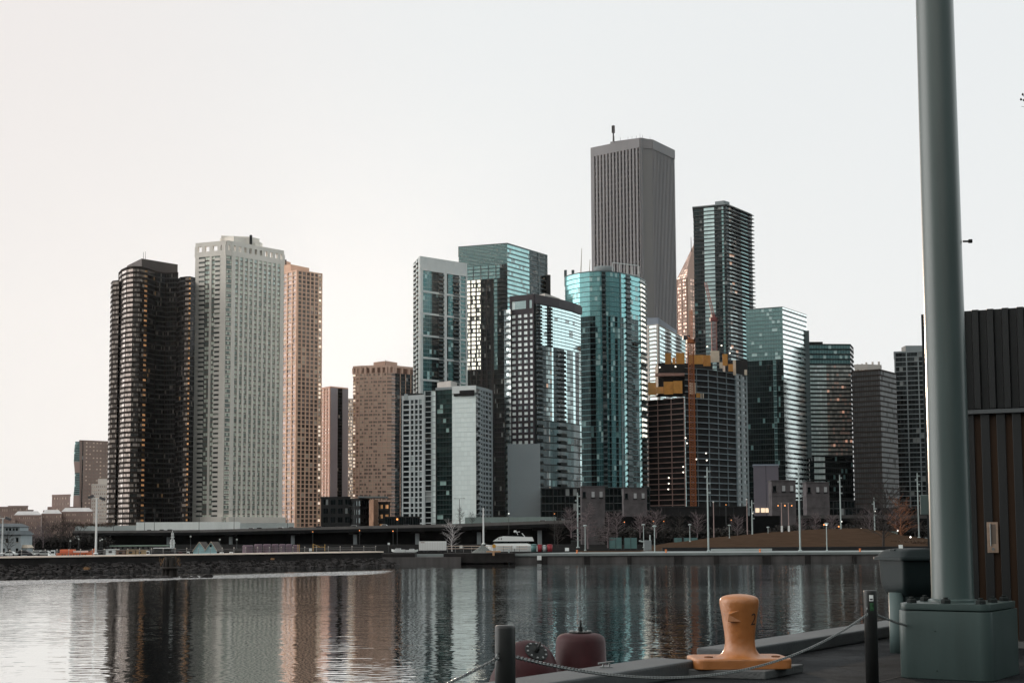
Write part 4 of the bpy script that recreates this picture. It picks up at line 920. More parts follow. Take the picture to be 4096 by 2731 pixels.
# bushes on the wall
def foliage(q, c, r, n, m, s=.25, flat=1.0):
    for i in range(n):
        v = Vector((random.gauss(0, 1), random.gauss(0, 1), random.gauss(0, 1))); v.normalize(); v *= random.random()**.45
        p = Vector(c)+Vector((v.x*r[0], v.y*r[1], v.z*r[2])); a1 = random.uniform(0, 6.28); e = Vector((math.cos(a1), math.sin(a1), random.uniform(-.6, .6)))*s; f = Vector((random.uniform(-1, 1), random.uniform(-1, 1), random.uniform(-1, 1)))*s*.6
        q.quad([p-e, p-f, p+e, p+f], m)
cHd = mat('winter_hedge', (.085, .055, .038), .9, var=.4, scale=1)
q = MB(); c = atY(368, 2096, 650)
for k in range(9): foliage(q, (c.x-8+k*2.1, 650, c.z-random.uniform(0, .7)), (1.8, 1.2, 1.0+.3*math.sin(k)), 160, cHd, .3)
o = q.build('hedge'); tag(o, 'rust brown winter hedge on the highway edge left of the black tower', 'hedge')

# ---------------------------------------------------------------- cars
def make_car(body, label, loc, s=1.0):
    t = thing('car', label, 'car', loc, 'cars on the elevated highway and the left bank'); x, y, z = loc
    prof = [(-2.2, .3), (-2.2, .75), (-1.5, .9), (-.9, 1.42), (.7, 1.45), (1.4, .95), (2.15, .85), (2.2, .3)]
    q = MB(); n = len(prof)
    for off, flip in ((-.85, 1), (.85, -1)): pass
    vs = [(x+px*s, y-.85*s, z+pz*s) for px, pz in prof]+[(x+px*s, y+.85*s, z+pz*s) for px, pz in prof]
    q.mesh(vs, [tuple(range(n))[::-1], tuple(range(n, 2*n))]+[(i, (i+1) % n, n+(i+1) % n, n+i) for i in range(n)], body); q.build('body', t, .06*s)
    q = MB(); w = [(-1.35, .92), (-.85, 1.34), (.62, 1.37), (1.2, .97)]
    for yy in (-.862, .862): q.mesh([(x+a_*s, y+yy*s, z+b_*s) for a_, b_ in w], [(0, 1, 2, 3)], gDk)
    q.build('window', t)
    for wx in (-1.35, 1.35):
        for wy in (-.8, .8):
            q = MB(); q.bar((x+wx*s, y+(wy-.1)*s, z+.32*s), (x+wx*s, y+(wy+.1)*s, z+.32*s), .32*s, M_DARKMETAL, 12); q.build('wheel', t)
    return t
cWhite = mat('white_paint', (.75, .78, .78), .35, var=.03); cSilv = mat('silver_paint', (.40, .42, .42), .3, .3, var=.05); cBlkP = mat('black_paint', (.03, .03, .035), .3, var=.05)
def deckpt(px, lane=4):
    for p, r in zip(HW, HW[1:]):
        f0 = p.x/p.y; f1 = r.x/r.y; t_ = ray(px, 2110); g = t_.x/t_.y
        if f0 <= g <= f1:
            k = (g*p.y-p.x)/((r.x-p.x)-g*(r.y-p.y)); v = p.lerp(r, k); return Vector((v.x, v.y+lane, v.z-1.0))
for px, m, lab in ((590, cWhite, 'white car on the highway below the left black tower'), (640, cSilv, 'silver car below the gap between the black and white towers'), (672, cBlkP, 'dark car just left of the white tower on the highway'),
                   (998, cSilv, 'grey car on the highway below the pale wall of the rose gridded tower'), (1032, cBlkP, 'black car following the grey one on the highway'), (1116, cWhite, 'pale car under the right end of the pale wall'),
                   (1160, cSilv, 'silver car where the pale wall ends'), (1270, cBlkP, 'dark car on the highway below the slim panelled tower'), (1412, cSilv, 'silver car on the highway before the orange lit corner'),
                   (1534, cWhite, 'white car below the tan tower on the highway'), (1622, cBlkP, 'dark car below the light grey grid building'), (1950, cBlkP, 'dark car before the grey green wall'), (2172, cSilv, 'silver car near the right end of the highway')):
    make_car(m, lab, deckpt(px), .95)
for px, D, m, lab, s in ((152, 209, cWhite, 'white parked car between the white villa and the orange boat', .55), (180, 207, cSilv, 'silver parked car close to the orange boat', .55), (96, 209, cBlkP, 'black parked car beside the white villa', .6), (40, 208, cWhite, 'white parked car in front of the white villa', .5)):
    make_car(m, lab, (X(px, D), D, 1.305), s)

# ---------------------------------------------------------------- lamps and poles
cPl = mat('lamp_pole_paint', (.34, .40, .40), .5, .3, var=.1); cPlD = mat('dark_pole_paint', (.06, .065, .065), .5, .4, var=.1); cPlW = mat('white_pole_paint', (.68, .70, .70), .5, var=.06)
eW = emit('lamp_white', (1, .95, .88), 2.0); eO = emit('lamp_orange', (1, .36, .10), 1.5); eOff = mat('lamp_glass', (.5, .52, .5), .3)
def post(kind, label, px, yt, yb, D, m=None, head=None, w=None, g=None, cat='street lamp'):
    a = atY(px, yb, D); top = atY(px, yt, D).z; b = Vector((a.x, a.y, top)); t = thing(kind, label, cat, a, g); r = w or .10; m = m or cPl
    q = MB(); q.bar(a, b, r, m, 8, r2=r*.75); q.lathe(a, [(r*2.2, 0), (r*2.2, .12), (r*1.2, .2)], m, 8); q.build('pole', t)
    if head: head(t, b, r, m)
    return t
def h_globe(e):
    def f(t, b, r, m):
        q = MB(); q.lathe(b, [(.05, -.02), (.16, .05), (.18, .18), (.10, .3), (.02, .34)], e, 10); q.build('lamp_head', t)
    return f
def h_cap(e):
    def f(t, b, r, m):
        q = MB(); q.lathe(b, [(.12, -.12), (.34, -.02), (.30, .08), (.05, .16)], m, 10); h = q.build('lamp_head', t)
        q = MB(); q.lathe(b+Vector((0, 0, -.2)), [(.10, 0), (.16, .05), (.14, .1)], e, 8); q.build('lens', h)
    return f
def h_double(t, b, r, m):
    q = MB(); q.bar(b+Vector((-1.6, 0, .2)), b+Vector((1.6, 0, .2)), .06, m, 5); q.build('arm', t)
    for s in (-1, 1): q = MB(); q.box(b.x+s*1.6-.4, b.x+s*1.6+.4, b.y-.15, b.y+.15, b.z+.1, b.z+.28, m); q.build('lamp_head', t)
def h_flood(t, b, r, m):
    for s in (-1, 1):
        q = MB(); c = b+Vector((s*.62, 0, .05)); q.obox(c+Vector((-.32, -.2, -.12)), Vector((.6, 0, -.22*s)), (0, .4, 0), (.10*s, 0, .28), M_DARKMETAL); q.build('floodlight', t)
    q = MB(); q.bar(b+Vector((-.6, 0, 0)), b+Vector((.6, 0, 0)), .05, m, 5); q.build('crossarm', t)
def h_tall(t, b, r, m):
    for k, (dz, s) in enumerate(((-.4, 1), (-1.2, -1), (-2.2, 1), (-3.6, 1))):
        q = MB(); q.box(b.x+s*r-.02+min(0, s*.3), b.x+s*r+.02+max(0, s*.3), b.y-.12, b.y+.12, b.z+dz-.12, b.z+dz+.12, m); q.build('camera_box' if k > 1 else 'lamp_head', t)
    q = MB(); q.lathe(b, [(.05, 0), (.11, .08), (.02, .3)], m, 8); q.build('finial', t)
post('floodlight_mast', 'tall white mast with twin floodlights behind the orange boat', 383, 1992, 2216, 168, cPlW, h_flood, .13)
post('floodlight_mast', 'white mast with floodlights at the far left beside the villa', 8, 2072, 2216, 175, cPlW, h_flood, .10)
post('mast_pole', 'bright white pole standing behind the gravel heap', 1934, 2030, 2176, 230, cPlW, None, .14, cat='pole')
for px, yt, D, lab in ((454, 2062, 640, 'thin lamp post on the highway before the left black tower'), (578, 2032, 632, 'taller highway lamp with a short arm over the black tower'), (617, 2047, 630, 'double armed highway lamp left of the white tower'),
                  (796, 2050, 612, 'highway lamp below the left edge of the white tower'), (936, 2040, 595, 'highway lamp below the middle of the white tower'), (1150, 2036, 570, 'highway lamp below the rose gridded tower'),
                  (1416, 2025, 540, 'highway lamp near the orange lit corner'), (1838, 1995, 500, 'curved highway lamp against the silver glass wall')):
    y = (deckpt(px) or Vector((0, 0, 8))).z; a0 = X(px, D, y)
    post('street_lamp', lab, px, yt, HORIZ-(y-EYE)*F/D, D, cPlD, h_double, .12, 'lamps along the elevated highway')
for px, yt, lab in ((281, 2166, 'dark park lamp left of the orange boat stern'), (314, 2158, 'dark park lamp with round head above the orange boat'), (400, 2164, 'short dark lamp just right of the twin floodlight mast'),
                    (408, 2160, 'dark lamp with pale globe beside the twin floodlight mast'), (762, 2148, 'dark lamp at the left gable of the blue boathouse'), (879, 2160, 'pale globed lamp right of the blue boathouse'), (947, 2160, 'lamp left of the purple covered stacks'),
                    (93, 2158, 'lamp beside the porch of the white villa')):
    post('street_lamp', lab, px, yt, 2193, 296, cPlD, h_globe(eOff), .06, 'park lamps on the left bank')
for px, yt, yb, D, e, lab in ((2341, 2102, 2202, 226, eOff, 'pale quay lamp in front of the left stone pavilion'), (2575, 2098, 2190, 250, eOff, 'pale quay lamp left of the grey utility cabinet'), (2619, 2104, 2210, 212, eOff, 'pale quay lamp right of the grey utility cabinet'),
                        (2760, 2098, 2166, 270, eOff, 'short pale lamp at the left end of the grassy mound'), (2918, 2100, 2152, 290, eOff, 'short pale lamp on the mound under the unfinished tower'), (3308, 2094, 2203, 214, eW, 'pale quay lamp in front of the grassy mound'),
                        (3073, 2108, 2150, 295, eOff, 'tiny pale lamp left of the big stone pavilion')):
    post('street_lamp', lab, px, yt, yb, D, cPl, h_cap(e), .08, 'lamps on the quay and the grassy mound')
for px, yt, yb, D, lab in ((2834, 1874, 2205, 214, 'tallest pale pole on the quay below the unfinished tower'), (3201, 1868, 2203, 212, 'tall pale pole on the quay before the big stone pavilion'), (3364, 1903, 2126, 300, 'tall pale pole on the mound before the sunset banded tower'),
                           (3500, 1992, 2148, 300, 'pale pole left of the bare park tree'), (3676, 1895, 2150, 300, 'pale pole right of the bare park tree'), (3010, 2004, 2150, 300, 'pale pole below the violet grey box building'),
                           (2312, 1975, 2190, 260, 'grey pole left of the conical bare tree')):
    post('light_pole', lab, px, yt, yb, D, cPl, h_tall, .13 if D < 250 else .15, 'tall light poles along the quay', 'pole')
for px, yt, yb, D in ((2856, 2010, 2155, 310), (2990, 2000, 2150, 312)):
    t = post('festoon_pole', 'pole with small lights left of the pale poles under the unfinished tower' if px < 2900 else 'pole with small lights before the violet grey box building', px, yt, yb, D, mat('rosy_pole', (.28, .21, .20), .6), h_globe(eOff), .12, None, 'pole')
t = thing('signal_mast', 'pair of slim poles with coloured signal lights before the big stone pavilion', 'signal', atY(3140, 2136, 300))
for px in (3128, 3156):
    a = atY(px, 2136, 300); b = atY(px, 2010, 300); q = MB(); q.bar(a, (a.x, a.y, b.z), .10, mat('rosy_pole', (.28, .21, .20)), 6); q.bar((a.x-.8, a.y, b.z), (a.x+.8, a.y, b.z), .05, cRail, 5); q.build('pole', t)
    q = MB(); q.box(a.x-.18, a.x+.18, a.y-.15, a.y+.15, a.z, a.z+1.8, cPlW); q.build('base_cover', t)
    for s in (-.7, .7): q = MB(); q.lathe((a.x+s, a.y, b.z-.75), [(.02, 0), (.13, .1), (.13, .2), (.02, .3)], eO, 8); q.build('signal_light', t)
# street lights seen as small warm or white dots in the dark under the towers
for i, (px, py, D, e, r, lab) in enumerate(((1589, 2076, 470, eO, .55, 'bright warm street light below the tan tower'), (1572, 2123, 455, eO, .30, 'small orange light under the highway left of the white trailer'), (1438, 2121, 470, eO, .25, 'small orange light under the highway below the orange lit corner'),
                              (1251, 2126, 500, eO, .25, 'small orange light under the highway below the slim tower'), (2035, 2053, 440, eW, .32, 'white light at the left edge of the blank grey panel'), (2218, 2054, 440, eO, .25, 'orange light right of the blank grey panel'),
                              (2497, 2087, 400, eO, .25, 'orange light below the second stone pavilion'), (2613, 2084, 400, eO, .25, 'orange light left of the dark park edge below the unfinished tower'), (2655, 2084, 400, eO, .22, 'fainter orange light in the dark below the unfinished tower'), (2925, 2079, 400, eO, .22, 'orange light under the right side of the unfinished tower'),
                              (3009, 2052, 380, eW, .38, 'white light at the foot of the violet grey box building'), (3296, 2098, 320, eO, .28, 'orange light left of the quay lamp before the mound'), (3355, 2105, 320, eO, .28, 'orange light low on the tall mound pole'), (3355, 2120, 310, eW, .38, 'white light at the base of the tall mound pole'),
                              (3390, 2115, 315, eW, .30, 'white light right of the tall mound pole'), (3445, 2114, 315, eW, .22, 'small white light on the mound crest'), (3366, 2085, 320, eW, .26, 'white light on the shaft of the tall mound pole'), (3500, 2044, 330, eW, .22, 'white light high in front of the squat black tower'),
                              (3591, 2121, 318, eW, .34, 'white light beneath the orange lit branches'), (3642, 2147, 280, eW, .30, 'pale light beside the far right pole'), (2904, 2018, 400, eO, .2, 'orange light left of the violet grey box building'))):
    r *= .62; c = atY(px, py, D); t = thing('street_light', lab, 'street light', (c.x, c.y, 1.3), 'small street lights in the dark under the towers')
    q = MB(); q.bar((c.x, c.y+.3, 1.3), (c.x, c.y+.3, c.z), .06, cPlD, 5); q.build('pole', t)
    q = MB(); q.lathe(c, [(.1*r, -r), (r*.8, -r*.5), (r, 0), (r*.8, r*.5), (.1*r, r)], e, 10); q.build('lamp_head', t)

# ---------------------------------------------------------------- grass mound and right bank
cGrass = mat('winter_lawn', (.050, .033, .023), .95, spec=.0, var=.25, scale=.4, bump=.5, bscale=3)
def crest(px):
    K = [(2560, 2196), (2700, 2172), (2900, 2150), (3100, 2132), (3300, 2121), (3430, 2119), (3540, 2130), (3620, 2150), (3720, 2165)]
    for (x0, y0), (x1, y1) in zip(K, K[1:]):
        if px <= x1: f = max(0, (px-x0)/(x1-x0)); f = f*f*(3-2*f)*.5+f*.5; return y0+(y1-y0)*f
    return 2165
q = MB(); NX, NY = 60, 12; vs = []
for j in range(NY+1):
    for i in range(NX+1):
        px = 2560+i*(3900-2560)/NX; f = j/NY; g = min(1, f/.75); D = 228+f*100; zc = zat(crest(px), 303)
        z = 1.36+(zc-1.36)*(g*g*(3-2*g)*.55+g*.45)+.04*math.sin(i*1.7+j*2.3); vs.append(atYZ(px, D, z))
fs = [(j*(NX+1)+i, j*(NX+1)+i+1, (j+1)*(NX+1)+i+1, (j+1)*(NX+1)+i) for j in range(NY) for i in range(NX)]
q.mesh(vs, fs, cGrass, True); o = q.build('grass_mound'); o['kind'] = 'structure'
q = MB(); x0, x1 = X(2330, 222), X(2620, 230); q.quad([(X(2330, 217), 217, 1.353), (X(2560, 219), 219, 1.353), (X(2600, 236), 236, 1.353), (X(2300, 236), 236, 1.353)], cGrass); o = struct(q, 'lawn_strip')
slab('low_wall', 'low dark retaining wall along the front of the grassy mound', 'wall', 2650, 3760, 2189, 2204, 226, cD, .6, 1.35)
slab('planter_wall', 'low pale bench wall in front of the mound left of the big stone pavilion', 'wall', 2845, 3088, 2194, 2205, 222, mat('grey_barrier', (.36, .40, .40)), .5, 1.35)
slab('ramp_wall', 'pale teal ramp wall at the right end of the mound', 'wall', 3500, 3590, 2125, 2140, 304, mat('green_grey_barrier', (.20, .25, .24)), 6, 3.6)
cCont = mat('teal_container', (.10, .19, .19), .6, .2, var=.2, scale=.5)
for x0, x1, y0, y1, D, lab in ((2437, 2486, 2149, 2188, 262, 'teal fence panel behind the quay left of the utility cabinet'), (2497, 2547, 2150, 2188, 262, 'second teal fence panel nearer the utility cabinet'), (2696, 2727, 2150, 2172, 320, 'short teal screen left of the small quay lamp'), (2735, 2790, 2150, 2170, 320, 'wider teal screen right of the small quay lamp')):
    p = atY(x0, y0, D); r = atY(x1, y0, D); t = thing('fence_panel', lab, 'fence', (p.x, D, 1.3)); q = MB()
    q.box(p.x, r.x, D, D+.06, 1.5, p.z, cCont); q.build('panel', t)
    for xx in (p.x-.06, (p.x+r.x)/2, r.x+.001): q = MB(); q.box(xx, xx+.06, D-.05, D+.11, 1.3, p.z+.05, cPlD); q.build('post', t)
t = thing('utility_cabinet', 'grey utility cabinet with pipes on the quay between two pale lamps', 'cabinet', atY(2590, 2200, 240))
p = atY(2576, 2160, 240); r = atY(2606, 2160, 240); q = MB(); q.box(p.x, r.x, 240, 240.9, 1.3, p.z, cG); q.build('housing', t, .03)
q = MB(); q.bar((r.x-.2, 240.3, p.z), (r.x-.2, 240.3, p.z+.9), .12, cPl, 8); q.bar((p.x, 240.3, p.z-.3), (p.x-.8, 240.3, p.z-.1), .14, cPl, 8); q.build('pipe', t)

# orange and pale quay furniture
cOS = mat('orange_plastic', (.70, .22, .08), .6)
for px, lab in ((2308, 'orange mooring stub on the quay left of the conical tree lamp'), (2664, 'orange mooring stub right of the utility cabinet lamps'), (3040, 'orange mooring stub below the big stone pavilion'), (3440, 'orange mooring stub near the right end of the quay')):
    a = atYZ(px, 206, 1.34); q = MB(); q.lathe(a, [(.16, 0), (.16, .05), (.11, .1), (.10, .30), (.17, .36), (.17, .42), (.08, .46)], cOS, 14); o = q.build('mooring_bollard'); tag(o, lab, 'bollard', 'orange mooring bollards on the far quay')
def sign(label, px, py, D, w, h, m, post_=True, name='sign_board', zb=1.34):
    c = atY(px, py, D); t = thing(name, label, 'sign', (c.x, D, zb)); q = MB(); q.box(c.x-w/2, c.x+w/2, D-.04, D, c.z-h/2, c.z+h/2, m); q.build('panel', t)
    if post_: q = MB(); q.bar((c.x, D+.05, zb), (c.x, D+.05, c.z+h*.3), .04, cPlD, 6); q.build('post', t)
    return t
sign('pale square sign set on the quay wall face', 2157, 2230, 202.6, .62, .62, cWhite, False)
sign('pale square notice on the quay behind the first orange stub', 2268, 2196, 212, .60, .48, cWhite)
sign('pale square notice at the right end near the dark bin', 3603, 2186, 215, .62, .60, cWhite)
sign('small white notice under the highway left of the trailer', 1555, 2174, 235, .34, .34, cWhite)
sign('small white notice on the guard rail right of the trailer', 1844, 2186, 232, .48, .44, cWhite)
sign('small white notice on the rail in front of the yacht', 2058, 2187, 228, .55, .50, cWhite)
t = thing('round_sign', 'round yellow warning sign in front of the yacht', 'sign', atY(1976, 2205, 206)); c = atY(1976, 2183, 206)
q = MB(); q.bar((c.x, 206, c.z), (c.x, 205.95, c.z), .27, mat('sign_yellow', (.55, .28, .04), .6), 20); q.build('disc', t)
q = MB(); q.bar((c.x, 206.05, 1.0), (c.x, 206.05, c.z), .05, cPlD, 6); q.build('post', t)
t = thing('mooring_bracket', 'pale orange T shaped bracket fixed on the quay edge below the yellow sign', 'bracket', atY(1974, 2205, 202.3)); q = MB(); c = atY(1974, 2205, 198.2)
q.box(c.x-1.0, c.x+1.0, 198.1, 198.36, c.z-.08, c.z+.10, mat('faded_orange', (.50, .30, .18), .8)); q.build('beam', t); q = MB(); q.box(c.x-.14, c.x+.14, 198.1, 198.34, c.z-.55, c.z-.083, mat('faded_orange', (.50, .30, .18))); q.build('stem', t)
c = atY(2036, 2262, 201); q = MB(); q.bar((c.x, 201, -1), (c.x, 201, zat(2200, 201)), .09, cPl, 8); q.lathe((c.x, 201, zat(2200, 201)), [(.11, 0), (.11, .1), (.03, .15)], cPl, 8); o = q.build('mooring_pole'); tag(o, 'slim pale pole rising from the water beside the quay', 'pole')
# guard rail with pale boards
t = thing('guard_rail', 'pale horizontal guard rail between the white trailer and the yacht', 'railing', atY(1900, 2198, 232))
for yy in (2183, 2193):
    q = MB(); p = atY(1786, yy, 232); r = atY(2110, yy, 230); q.bar(p, r, .05, mat('pale_rail', (.55, .45, .38), .6), 5); q.build('rail', t)
for px in range(1790, 2110, 32): a = atY(px, 2198, 231.5); q = MB(); q.bar((a.x, a.y, 1.3), (a.x, a.y, zat(2181, 231.5)), .04, cRail, 5); q.build('post', t)
# yellow gate
cYl = mat('gate_yellow', (.55, .33, .10), .6)
t = thing('access_gate', 'yellow barrier gate on the sea wall right of the purple stacks', 'gate', wallpt(1305, 1.5))
P = [wallpt(x, 1.6) for x in (1281, 1328)]; dz = Vector((0, 0, 1))
for p in P: q = MB(); q.bar(p, p+dz*(1.05 if p is P[0] else .95), .05, cYl, 6); q.build('post', t)
q = MB(); q.bar(P[0]+dz*.55, P[1]+dz*.55, .03, cYl, 5); q.bar(P[0]+dz*.98, P[0].lerp(P[1], .55)+dz*.62, .045, cYl, 5); q.build('gate_bar', t)
q = MB(); q.box(P[0].x-.55, P[0].x-.2, P[0].y-.1, P[0].y+.1, P[0].z, P[0].z+.38, cWhite); q.build('notice_box', t)
t = thing('marker_post', 'pair of yellow posts left of the yellow gate', 'post', wallpt(1222, 1.5))
for px in (1220, 1226): p = wallpt(px, 1.6); q = MB(); q.bar(p, p+dz*.95, .035, cYl, 6); q.build('post', t)

# ---------------------------------------------------------------- boats and sheds
def hull(q, x0, x1, D, w, zb, zt_, m, bow=.25, left=True, n=14):
    """hull lying along x, pointed at one end"""
    L = x1-x0; vs = []; 
    for i in range(n+1):
        f = i/n; g = f if left else 1-f; k = math.sin(min(1, g/bow)*math.pi/2)**.8; x = x0+f*L; sh = (1-k)*.25*(zt_-zb)
        hw = w/2*max(.03, k)
        vs += [(x, D-hw, zt_+sh), (x, D-hw*.75, zb+(1-k)*.5*(zt_-zb)), (x, D+hw*.75, zb+(1-k)*.5*(zt_-zb)), (x, D+hw, zt_+sh)]
    fs = []
    for i in range(n):
        a_ = i*4; b_ = a_+4
        fs += [(a_, a_+1, b_+1, b_), (a_+1, a_+2, b_+2, b_+1), (a_+2, a_+3, b_+3, b_+2), (a_+3, a_, b_, b_+3)]
    fs += [(0, 3, 2, 1), (n*4, n*4+1, n*4+2, n*4+3)]
    q.mesh(vs, fs, m)
cBo = mat('boat_orange', (.62, .15, .06), .5, var=.08); cRf = mat('pale_canvas', (.62, .58, .55), .7)
D = 178; x0, x1 = X(236, D), X(379, D); t = thing('work_boat', 'orange boat with a row of round portholes behind the sea wall', 'boat', ((x0+x1)/2, D, 0))
q = MB(); hull(q, x0, x1, D, 2.4, -.2, 2.05, cBo, .18, False); q.build('hull', t)
q = MB(); q.box(x0+.3, x0+1.9, D-.7, D+.7, 2.06, 2.45, cBo); q.box(x0+1.95, x1-1.0, D-.7, D+.7, 2.06, 2.30, cRf); q.build('cabin', t, .06)
for k in range(9): q = MB(); xx = x0+.8+k*(x1-x0-1.6)/8; q.bar((xx, D-1.23, 1.80), (xx, D-1.17, 1.80), .09, cBlkP, 10); q.build('porthole', t)
# tour boat with lattice mast
D = 188; x0, x1 = X(610, D), X(705, D); t = thing('tour_boat', 'dark boat with pale canopy and white lattice mast behind the sea wall', 'boat', ((x0+x1)/2, D, 0))
q = MB(); hull(q, x0, x1, D, 1.6, -.2, 1.95, cBlkP, .2, False); q.build('hull', t)
q = MB(); q.box(x0+.2, x1-.5, D-.6, D+.6, 2.45, 2.55, cWhite); q.build('canopy', t)
q = MB(); q.box(x0+.3, x1-.8, D-.5, D+.5, 1.96, 2.44, gDk); q.build('cabin', t)
mx = X(689, D); q = MB(); lattice(q, (mx, D, 2.5), (mx, D, zat(2150, D)), .42, cWhite, 5, .035); lattice(q, (mx, D, zat(2150, D)), (mx, D, zat(2122, D)), .2, cWhite, 5, .02)
for y_, w_ in ((2163, .42), (2140, .28), (2130, .2)): z_ = zat(y_, D); q.bar((mx-w_, D, z_), (mx+w_, D, z_), .035, cWhite, 5)
q.bar((mx, D, zat(2122, D)), (mx, D, zat(2113, D)), .03, cWhite, 5); q.build('mast', t)
def shed(label, x0p, x1p, yt, D, m, roof=None, dep=3, name='boat_shed', cat='shed', zb=1.3):
    x0, x1 = X(x0p, D), X(x1p, D); z = zat(yt, D); t = thing(name, label, cat, ((x0+x1)/2, D, zb)); q = MB(); q.box(x0, x1, D, D+dep, zb, z-.08, m); q.build('wall', t)
    q = MB(); q.box(x0-.08, x1+.08, D-.08, D+dep+.08, z-.076, z, roof or m); q.build('roof', t)
    q = MB(); n_ = max(1, int((x1-x0)/.9))
    for k in range(n_): xx = x0+(k+.3)*(x1-x0)/n_; q.box(xx, xx+.35*(x1-x0)/n_, D-.02, D, z-.55, z-.25, gDk)
    q.build('window_band', t); return t
cGrn = mat('pale_green_sheet', (.30, .42, .34), .7, var=.1, scale=.5)
shed('long low shed with pale green roof under the highway', 440, 665, 2173, 262, mat('dark_shed', (.07, .07, .07), .9), cGrn, 6)
for lab, x0p, x1p, yt, m in (('white kiosk right of the twin floodlight mast', 423, 461, 2187, cWhite), ('brown kiosk right of the white kiosk', 464, 501, 2190, cBrick), ('tan kiosk with flat roof in the middle of the kiosks', 505, 541, 2189, mat('tan_board', (.35, .24, .13), .8)),
                             ('ochre kiosk left of the tour boat', 545, 576, 2190, mat('tan_board2', (.40, .28, .15), .8)), ('dark kiosk behind the twin floodlight mast', 345, 420, 2190, mat('dark_shed', (.07, .07, .07)))):
    shed(lab, x0p, x1p, yt, 212, m, None, 2, 'kiosk', 'kiosk')
cWine = mat('wine_canvas', (.10, .045, .06), .8, var=.2)
for i, (x0p, x1p, yt, m, lab) in enumerate(((192, 232, 2190, cWhite, 'white cabin boat left of the orange boat'), (578, 606, 2194, cWhite, 'small white motor boat left of the tour boat'), (706, 738, 2200, cWine, 'wine red covered boat right of the tour boat'),
                                 (742, 765, 2198, cWhite, 'small white boat left of the blue boathouse'), (868, 905, 2201, cBlkP, 'low dark boat right of the blue boathouse'), (908, 942, 2200, cWhite, 'low white boat left of the purple stacks'),
                                 (1566, 1620, 2190, cWhite, 'white motor boat on the bank left of the trailer'), (1622, 1672, 2192, cWhite, 'second white motor boat touching the trailer'))):
    D = 192 if x0p < 1500 else 230; x0, x1 = X(x0p, D), X(x1p, D); t = thing('motor_boat', lab, 'boat', ((x0+x1)/2, D, 0), 'small boats moored along the bank')
    zb = 0 if D < 200 else 1.35; zt_ = zat(yt, D); zm = zb+(zt_-zb)*.72; q = MB(); hull(q, x0, x1, D, (x1-x0)*.35, zb, zm, m, .3, i % 2 == 0); q.build('hull', t)
    q = MB(); q.box(x0+(x1-x0)*.3, x0+(x1-x0)*.7, D-(x1-x0)*.12, D+(x1-x0)*.12, zm+.003, zt_, cWhite if m != cWine else cWine); c_ = q.build('cabin', t, .04)
    q = MB(); q.box(x0+(x1-x0)*.33, x0+(x1-x0)*.67, D-(x1-x0)*.125, D-(x1-x0)*.1201, zm+(zt_-zm)*.35, zm+(zt_-zm)*.75, gDk); q.build('window', c_)
# blue gabled boathouse
cBl = mat('blue_boards', (.30, .50, .54), .8, var=.1, scale=2); cRfd = mat('brown_shingle', (.075, .065, .06), .9, var=.3, scale=2); cTrim = mat('cream_trim', (.55, .47, .38), .7)
D = 207; t = thing('boathouse', 'pale blue boathouse with two pointed gables behind the sea wall', 'boathouse', (X(818, D), D, 1.3))
ze = zat(2196, D)
for (pa, pb, pt, yt) in ((770, 821, 795, 2160), (820, 867, 844, 2159)):
    xa, xb, xt, z = X(pa, D), X(pb, D), X(pt, D), zat(yt, D); q = MB(); yo = 0 if pa == 820 else .4
    q.mesh([(xa, D+yo, 1.3), (xb, D+yo, 1.3), (xb, D+yo, ze), (xt, D+yo, z-.08), (xa, D+yo, ze)], [(0, 1, 2, 3, 4)], cBl); q.build('gable_wall', t)
    q = MB()
    for s, e in ((xa-.08, xt), (xb+.08, xt)):
        q.mesh([(s, D-.12+yo, ze-.05), (e, D-.12+yo, z), (e, D+5, z), (s, D+5, ze-.05)], [(0, 1, 2, 3)], cRfd)
    q.build('roof', t)
    q = MB(); q.bar((xa-.08, D-.14+yo, ze-.05), (xt, D-.14+yo, z), .045, cTrim, 4); q.bar((xb+.08, D-.14+yo, ze-.05), (xt, D-.14+yo, z), .045, cTrim, 4); q.build('gable_trim', t)
q = MB(); xx = X(843, D); q.box(xx-.15, xx+.15, D-.03, D+.0, zat(2180, D), zat(2171, D), gDk); q.build('window', t)
# purple covered stacks
cPur = mat('plum_tarpaulin', (.17, .12, .15), .7, var=.15, scale=1, streak=True)
xs = [965, 1012, 1048, 1083, 1113, 1140, 1167, 1196]
for i, (pa, pb) in enumerate(zip(xs, xs[1:])):
    D = 206+i*.7; xa, xb = X(pa, D), X(pb-2, D); z = zat(2170+(4 if i in (0, 6) else 0), D); t = thing('covered_stack', ('leftmost', 'second', 'third', 'fourth', 'fifth', 'sixth', 'rightmost')[i]+' of the plum tarpaulin covered stacks behind the railing', 'covered stack', ((xa+xb)/2, D, 1.3), 'plum covered stacks on the bank')
    q = MB(); q.lathe(((xa+xb)/2, D+.8, 1.3), [((xb-xa)/2*k, (z-1.3)*h) for k, h in ((.92, 0), (.97, .3), (.95, .7), (.98, .93), (.8, 1.0))], cPur, 10, False); q.build('tarpaulin', t)
    q = MB(); q.lathe(((xa+xb)/2, D+.8, 1.3+(z-1.3)*.55), [((xb-xa)/2*1.0, 0), ((xb-xa)/2*1.0, .04)], cWine, 10, False); q.build('strap', t)
